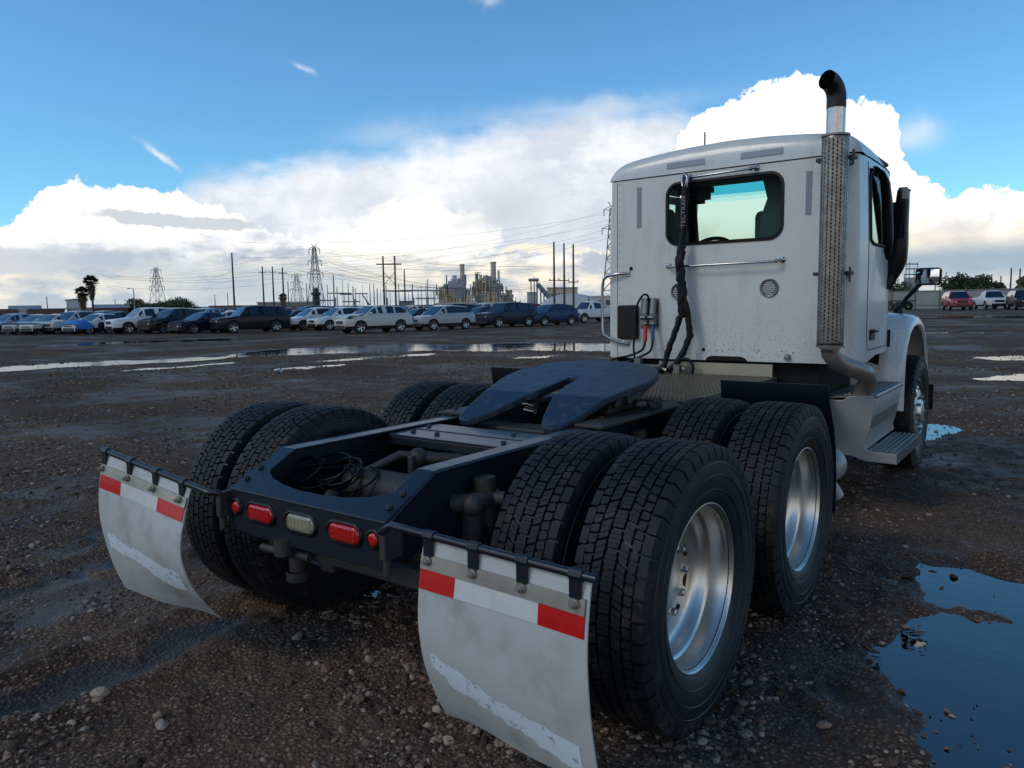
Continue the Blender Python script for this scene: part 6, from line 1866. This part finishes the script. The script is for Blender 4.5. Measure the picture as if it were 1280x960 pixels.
def cylz(parent, nm, px, hwpx, ytop, d, mt, ybot=None, cap=True):
    p = at(px, d) - parent.location; r = hwpx * mpp(d); zt = zat(px, ytop, d); z0 = 0 if ybot is None else zat(px, ybot, d)
    m = MB(); m.lathe([(z0, r), (zt, r), (zt, r * 1.12), (zt + r * .25, r * 1.12), (zt + r * .25, .01)] if cap else [(z0, r), (zt, r), (zt, .01)], (p.x, p.y, 0), 'Z', 20); return m.build(nm, mt, parent, smooth=40)
def boiler(px0, px1, ytop, lab, seed, stacks):
    """a boiler house: floors, columns, pipes and vessels packed in an open steel frame"""
    rr = random.Random(seed); cx_ = (px0 + px1) / 2
    pl_ = empty('power_plant_boiler', at(cx_, D), 0, label=lab, cat='power plant', group='power plant units')
    a, b_ = at(px0, D), at(px1, D); ang_ = math.atan2((b_ - a).y, (b_ - a).x); w_ = (b_ - a).length; H = zat(cx_, ytop, D); dep = w_ * .6
    pl_.rotation_euler[2] = ang_
    nf = 9
    m = MB()
    for i in range(10):
        for y in (-dep / 2, dep / 2): m.b2((-w_ / 2 + w_ * i / 9 - .18, y - .18, 0), (-w_ / 2 + w_ * i / 9 + .18, y + .18, H * (1 if 1 < i < 8 else .8)))
    o = m.build('steel_frame', M_conc, pl_); tag(o, kind='stuff')
    m = MB(); m.b2((-w_ * .44, -dep * .2, 0), (w_ * .44, dep * .45, H * .72)); m.build('boiler_casing', M_conc, pl_)
    m = MB(); m.b2((-w_ * .28, -dep * .25, H * .3), (w_ * .1, dep * .4, H * .93)); m.build('boiler_casing', M_conc, pl_)
    for i in range(nf):
        z = H * (i + 1) / nf * .98; f = 1 if i < nf - 2 else .7
        m = MB(); m.b2((-w_ / 2 * f, -dep / 2, z - .25), (w_ / 2 * f, dep / 2, z + .15)); m.build('floor', M_galv, pl_)
    for i in range(26):
        x = rr.uniform(-w_ * .42, w_ * .42); z0 = rr.uniform(0, H * .7); z1 = z0 + rr.uniform(.2, .5) * H; m = MB(); m.b2((x - rr.uniform(.6, 1.6), -dep / 2 + rr.uniform(.2, 2), z0), (x + rr.uniform(.6, 1.6), dep * .2, min(z1, H * .95))); m.build('clad_panel', rr.choice([M_conc, M_rust, M_pale, M_conc]), pl_)
    for i in range(34):
        m = MB(); x = rr.uniform(-w_ / 2, w_ / 2); y = -dep / 2 - rr.uniform(.2, 1.0); x2 = x + rr.uniform(-4, 4); z = rr.uniform(.1, .6) * H; z2 = min(H * 1.02, z + rr.uniform(.2, .5) * H)
        m.tube([(x, y, 0), (x, y, z), (x2, y, z), (x2, y, z2)], rr.uniform(.15, .4), 6); m.build('pipe', rr.choice([M_rust, M_rust, M_galv, M_pale]), pl_)
    for i in range(14):
        m = MB(); x = rr.uniform(-w_ * .42, w_ * .42); z = H * rr.uniform(.9, 1.0); hh = rr.uniform(1.0, 4); r_ = rr.uniform(.25, .9); m.lathe([(z, r_), (z + hh, r_), (z + hh, .01)], (x, rr.uniform(-dep / 2, dep / 3), 0), 'Z', 10); m.build('vent', rr.choice([M_galv, M_conc, M_pale]), pl_)
    for px, hp_, yt in stacks:
        x = (px - cx_) * mpp(D); r_ = hp_ * mpp(D); zt = zat(px, yt, D)
        m = MB(); m.lathe([(H * .5, r_), (zt - .8, r_), (zt - .8, r_ * 1.12), (zt, r_ * 1.12), (zt, r_ * .9), (zt - 3, r_ * .9)], (x, 1, 0), 'Z', 24); m.build('chimney', M_conc, pl_, smooth=40)
    return pl_
boiler(550, 585, 355, 'left boiler unit with one capped chimney', 1, [(579.5, 3.1, 330)])
boiler(591, 629, 350, 'right boiler unit with the tallest chimney', 2, [(618, 3.6, 327)])
boiler(629, 641, 372, 'low pipe rack sloping down right of the boilers', 3, [])
# pale steam puff
st = MB(); rr_ = random.Random(4); pc = at(571.5, D - 14)
st.ball((0, 0, zat(571, 361, D)), 1.0, 3.6, 2.4, 4.2, seg=20, rings=14)
vm_ = bpy.data.materials.new('steam'); vm_.use_nodes = True; n = vm_.node_tree; n.nodes.clear()
pv_ = n.nodes.new('ShaderNodeVolumePrincipled'); pv_.inputs['Color'].default_value = (.86, .90, .96, 1); oo = n.nodes.new('ShaderNodeOutputMaterial'); n.links.new(pv_.outputs[0], oo.inputs['Volume'])
tcv = n.nodes.new('ShaderNodeTexCoord'); fz = tex_noise(n, tcv.outputs['Object'], .42, 3, .6); n.links.new((fz.ss(.42, .66) * 1.1).s, pv_.inputs['Density'])
o = st.build('steam_cloud', vm_, smooth=180); o.location = pc; tag(o, 'small bluish white puff of steam before the left boiler', 'steam')
def building(nm, lab, cat, px0, px1, ytop, d, mt, depth=14, roof=None, wins=0, parap=True, gr=None):
    t_ = empty(nm, at((px0 + px1) / 2, d), 0, label=lab, cat=cat, group=gr)
    a, b_ = at(px0, d), at(px1, d); ang_ = math.atan2((b_ - a).y, (b_ - a).x); t_.rotation_euler[2] = ang_; w_ = (b_ - a).length; H = max(1.5, zat((px0 + px1) / 2, ytop, d))
    m = MB(); m.b2((-w_ / 2, 0, 0), (w_ / 2, depth, H)); m.build('wall', mt, t_)
    if roof == 'gable': m = MB(); m.prism([(-w_ / 2 - .4, H), (w_ / 2 + .4, H), (0, H + w_ * .06)], -.4, depth + .4, 'Y'); m.build('roof', M_galv, t_)
    elif roof == 'ridge': m = MB(); m.prism([(-.5, H), (depth + .5, H), (depth * .5, H + depth * .07)], -w_ / 2 - .4, w_ / 2 + .4, 'X'); m.build('roof', M_galv, t_)
    else: m = MB(); m.b2((-w_ / 2 - .2, -.2, H), (w_ / 2 + .2, depth, H + .35)); m.build('roof', M_pale if roof is None else roof, t_)
    for i in range(wins):
        x = -w_ / 2 + w_ * (i + .5) / wins; m = MB(); m.b2((x - w_ / wins * .28, -.08, H * .35), (x + w_ / wins * .28, .05, H * .75)); m.build('window', M_cgl, t_)
    return t_
M_brick = mat('reddish brick', (.20, .09, .06), .8, var=.3, vscale=.4)
M_tan = mat('tan block wall', (.33, .28, .22), .8, var=.15, vscale=.2)
M_slate = mat('slate roof', (.12, .14, .16), .7)
building('warehouse', 'tall pale warehouse behind the two palms', 'warehouse', 83, 108, 374.5, 200, M_pale, 20, 'gable')
building('warehouse', 'low white shed roof right of the palm warehouse', 'warehouse', 84, 140, 386, 195, M_pale, 16)
building('brick_building', 'long low brown building under the palms', 'building', 118, 160, 385, 185, M_brick, 12, 'ridge', 6)
building('brick_building', 'dark brown low building at the far left', 'building', -30, 82, 388, 190, M_brick, 12, M_slate, 12)
building('house', 'grey pitched roof building at the far left', 'building', 12, 50, 387.5, 210, M_slate, 16, 'ridge', 4)
building('flat_building', 'tan flat-roofed building beneath the tallest bare pole', 'building', 262, 323, 383.5, 200, M_tan, 14, M_brick, 8)
building('flat_building', 'grey block building behind the small palm', 'building', 322, 392, 378.5, 230, M_tan, 14, None, 7)
building('flat_building', 'low pale building below the pylon and substation', 'building', 236, 266, 385, 230, M_pale, 14, None, 4)
building('control_house', 'small dark blue shed roof inside the substation', 'building', 501, 515, 378, 165, M_galv, 6, M_slate)
building('control_house', 'long low wall house behind the substation masts', 'building', 440, 560, 383, 200, M_tan, 8, M_slate, 10)
building('flat_building', 'low plant hall at the foot of the boilers', 'building', 546, 650, 379, 285, M_pale, 14, None, 10)
building('conveyor_house', 'pale plant house below the twin flue tower', 'building', 659, 672, 366, 290, M_pale, 10)
building('flat_building', 'long grey clad hall above the pale dome', 'building', 684, 722, 360, 310, M_conc, 14, None, 9)
building('flat_building', 'low hall between the dome and the cab', 'building', 716, 775, 371, 250, M_pale, 14, None, 6)
# twin flue tower with an inclined duct
tw = empty('flue_tower', at(667, 285), 0, label='thin twin flue tower with a sloping duct left of the grey clad hall', cat='tower')
for px, yt, hp_ in ((664, 350, .8), (668, 346, .6), (671.5, 348, 1.0)):
    cylz(tw, 'flue', px, hp_, yt, 285, M_galv)
a, b_ = at(672, 285) - tw.location, at(690, 285) - tw.location
m = MB(); m.tube([(a.x, a.y, zat(672, 355, 285)), (b_.x, b_.y, zat(690, 376, 285))], 1.0, 6); m.build('sloping_duct', M_galv, tw)
m = MB(); a = at(661, 285) - tw.location; m.tube([(a.x, a.y, zat(661, 350, 285)), (at(674, 285) - tw.location).to_tuple()[:2] + (zat(674, 350, 285),)], .6, 5); m.build('platform', M_galv, tw)
for i in range(5):
    px = 676 + i * 4; p = at(px, 284) - tw.location; m = MB(); m.tube([(p.x, p.y, 0), (p.x, p.y, zat(px, 358 + i * 4, 285))], .3, 5); m.build('trestle_leg', M_galv, tw)
# pale dome and long sloping mound behind the wrecked pickup
dm = MB(); rows = []
dd = 200; c = at(712, dd); cw = at(670, dd) - c; H = zat(712, 367, dd)
for i in range(13):
    t_ = i / 12; r_ = []
    for j in range(25):
        q = math.pi * j / 24
        x = -math.cos(q) * 1.0; hgt = math.sin(q) ** .8
        r_.append((cw.x * x * (1 - .25 * t_) - cw.y * .0, cw.y * x * (1 - .25 * t_), H * hgt * math.sqrt(max(0, 1 - (2 * t_ - 1) ** 4))))
    off = azv(-36) * (t_ - .5) * 22
    rows.append([(p[0] + off.x, p[1] + off.y, p[2]) for p in r_])
dm.grid(rows); o = dm.build('storage_dome', M_pale, smooth=60); o.location = c; tag(o, 'low pale covered mound behind the wrecked blue suv and white pickup', 'storage dome')
# white paper cup lying on the gravel
cp = MB(); cp.lathe([(-.05, .03), (.05, .042), (.05, .038), (-.045, .027)], axis='Y', seg=14)
o = cp.build('paper_cup', M_pale, smooth=40); q = gv(348, 467); o.location = (q.x, q.y, q.z + .045); o.scale = (2.2, 2.2, 1.6); o.rotation_euler[2] = .8; tag(o, 'crumpled white cup lying alone on the gravel', 'cup')
# sign board left
sg = building('sign_board', 'small white sign board with dark lettering at the far left', 'sign', 23.5, 32, 388, 150, M_pale, .2)
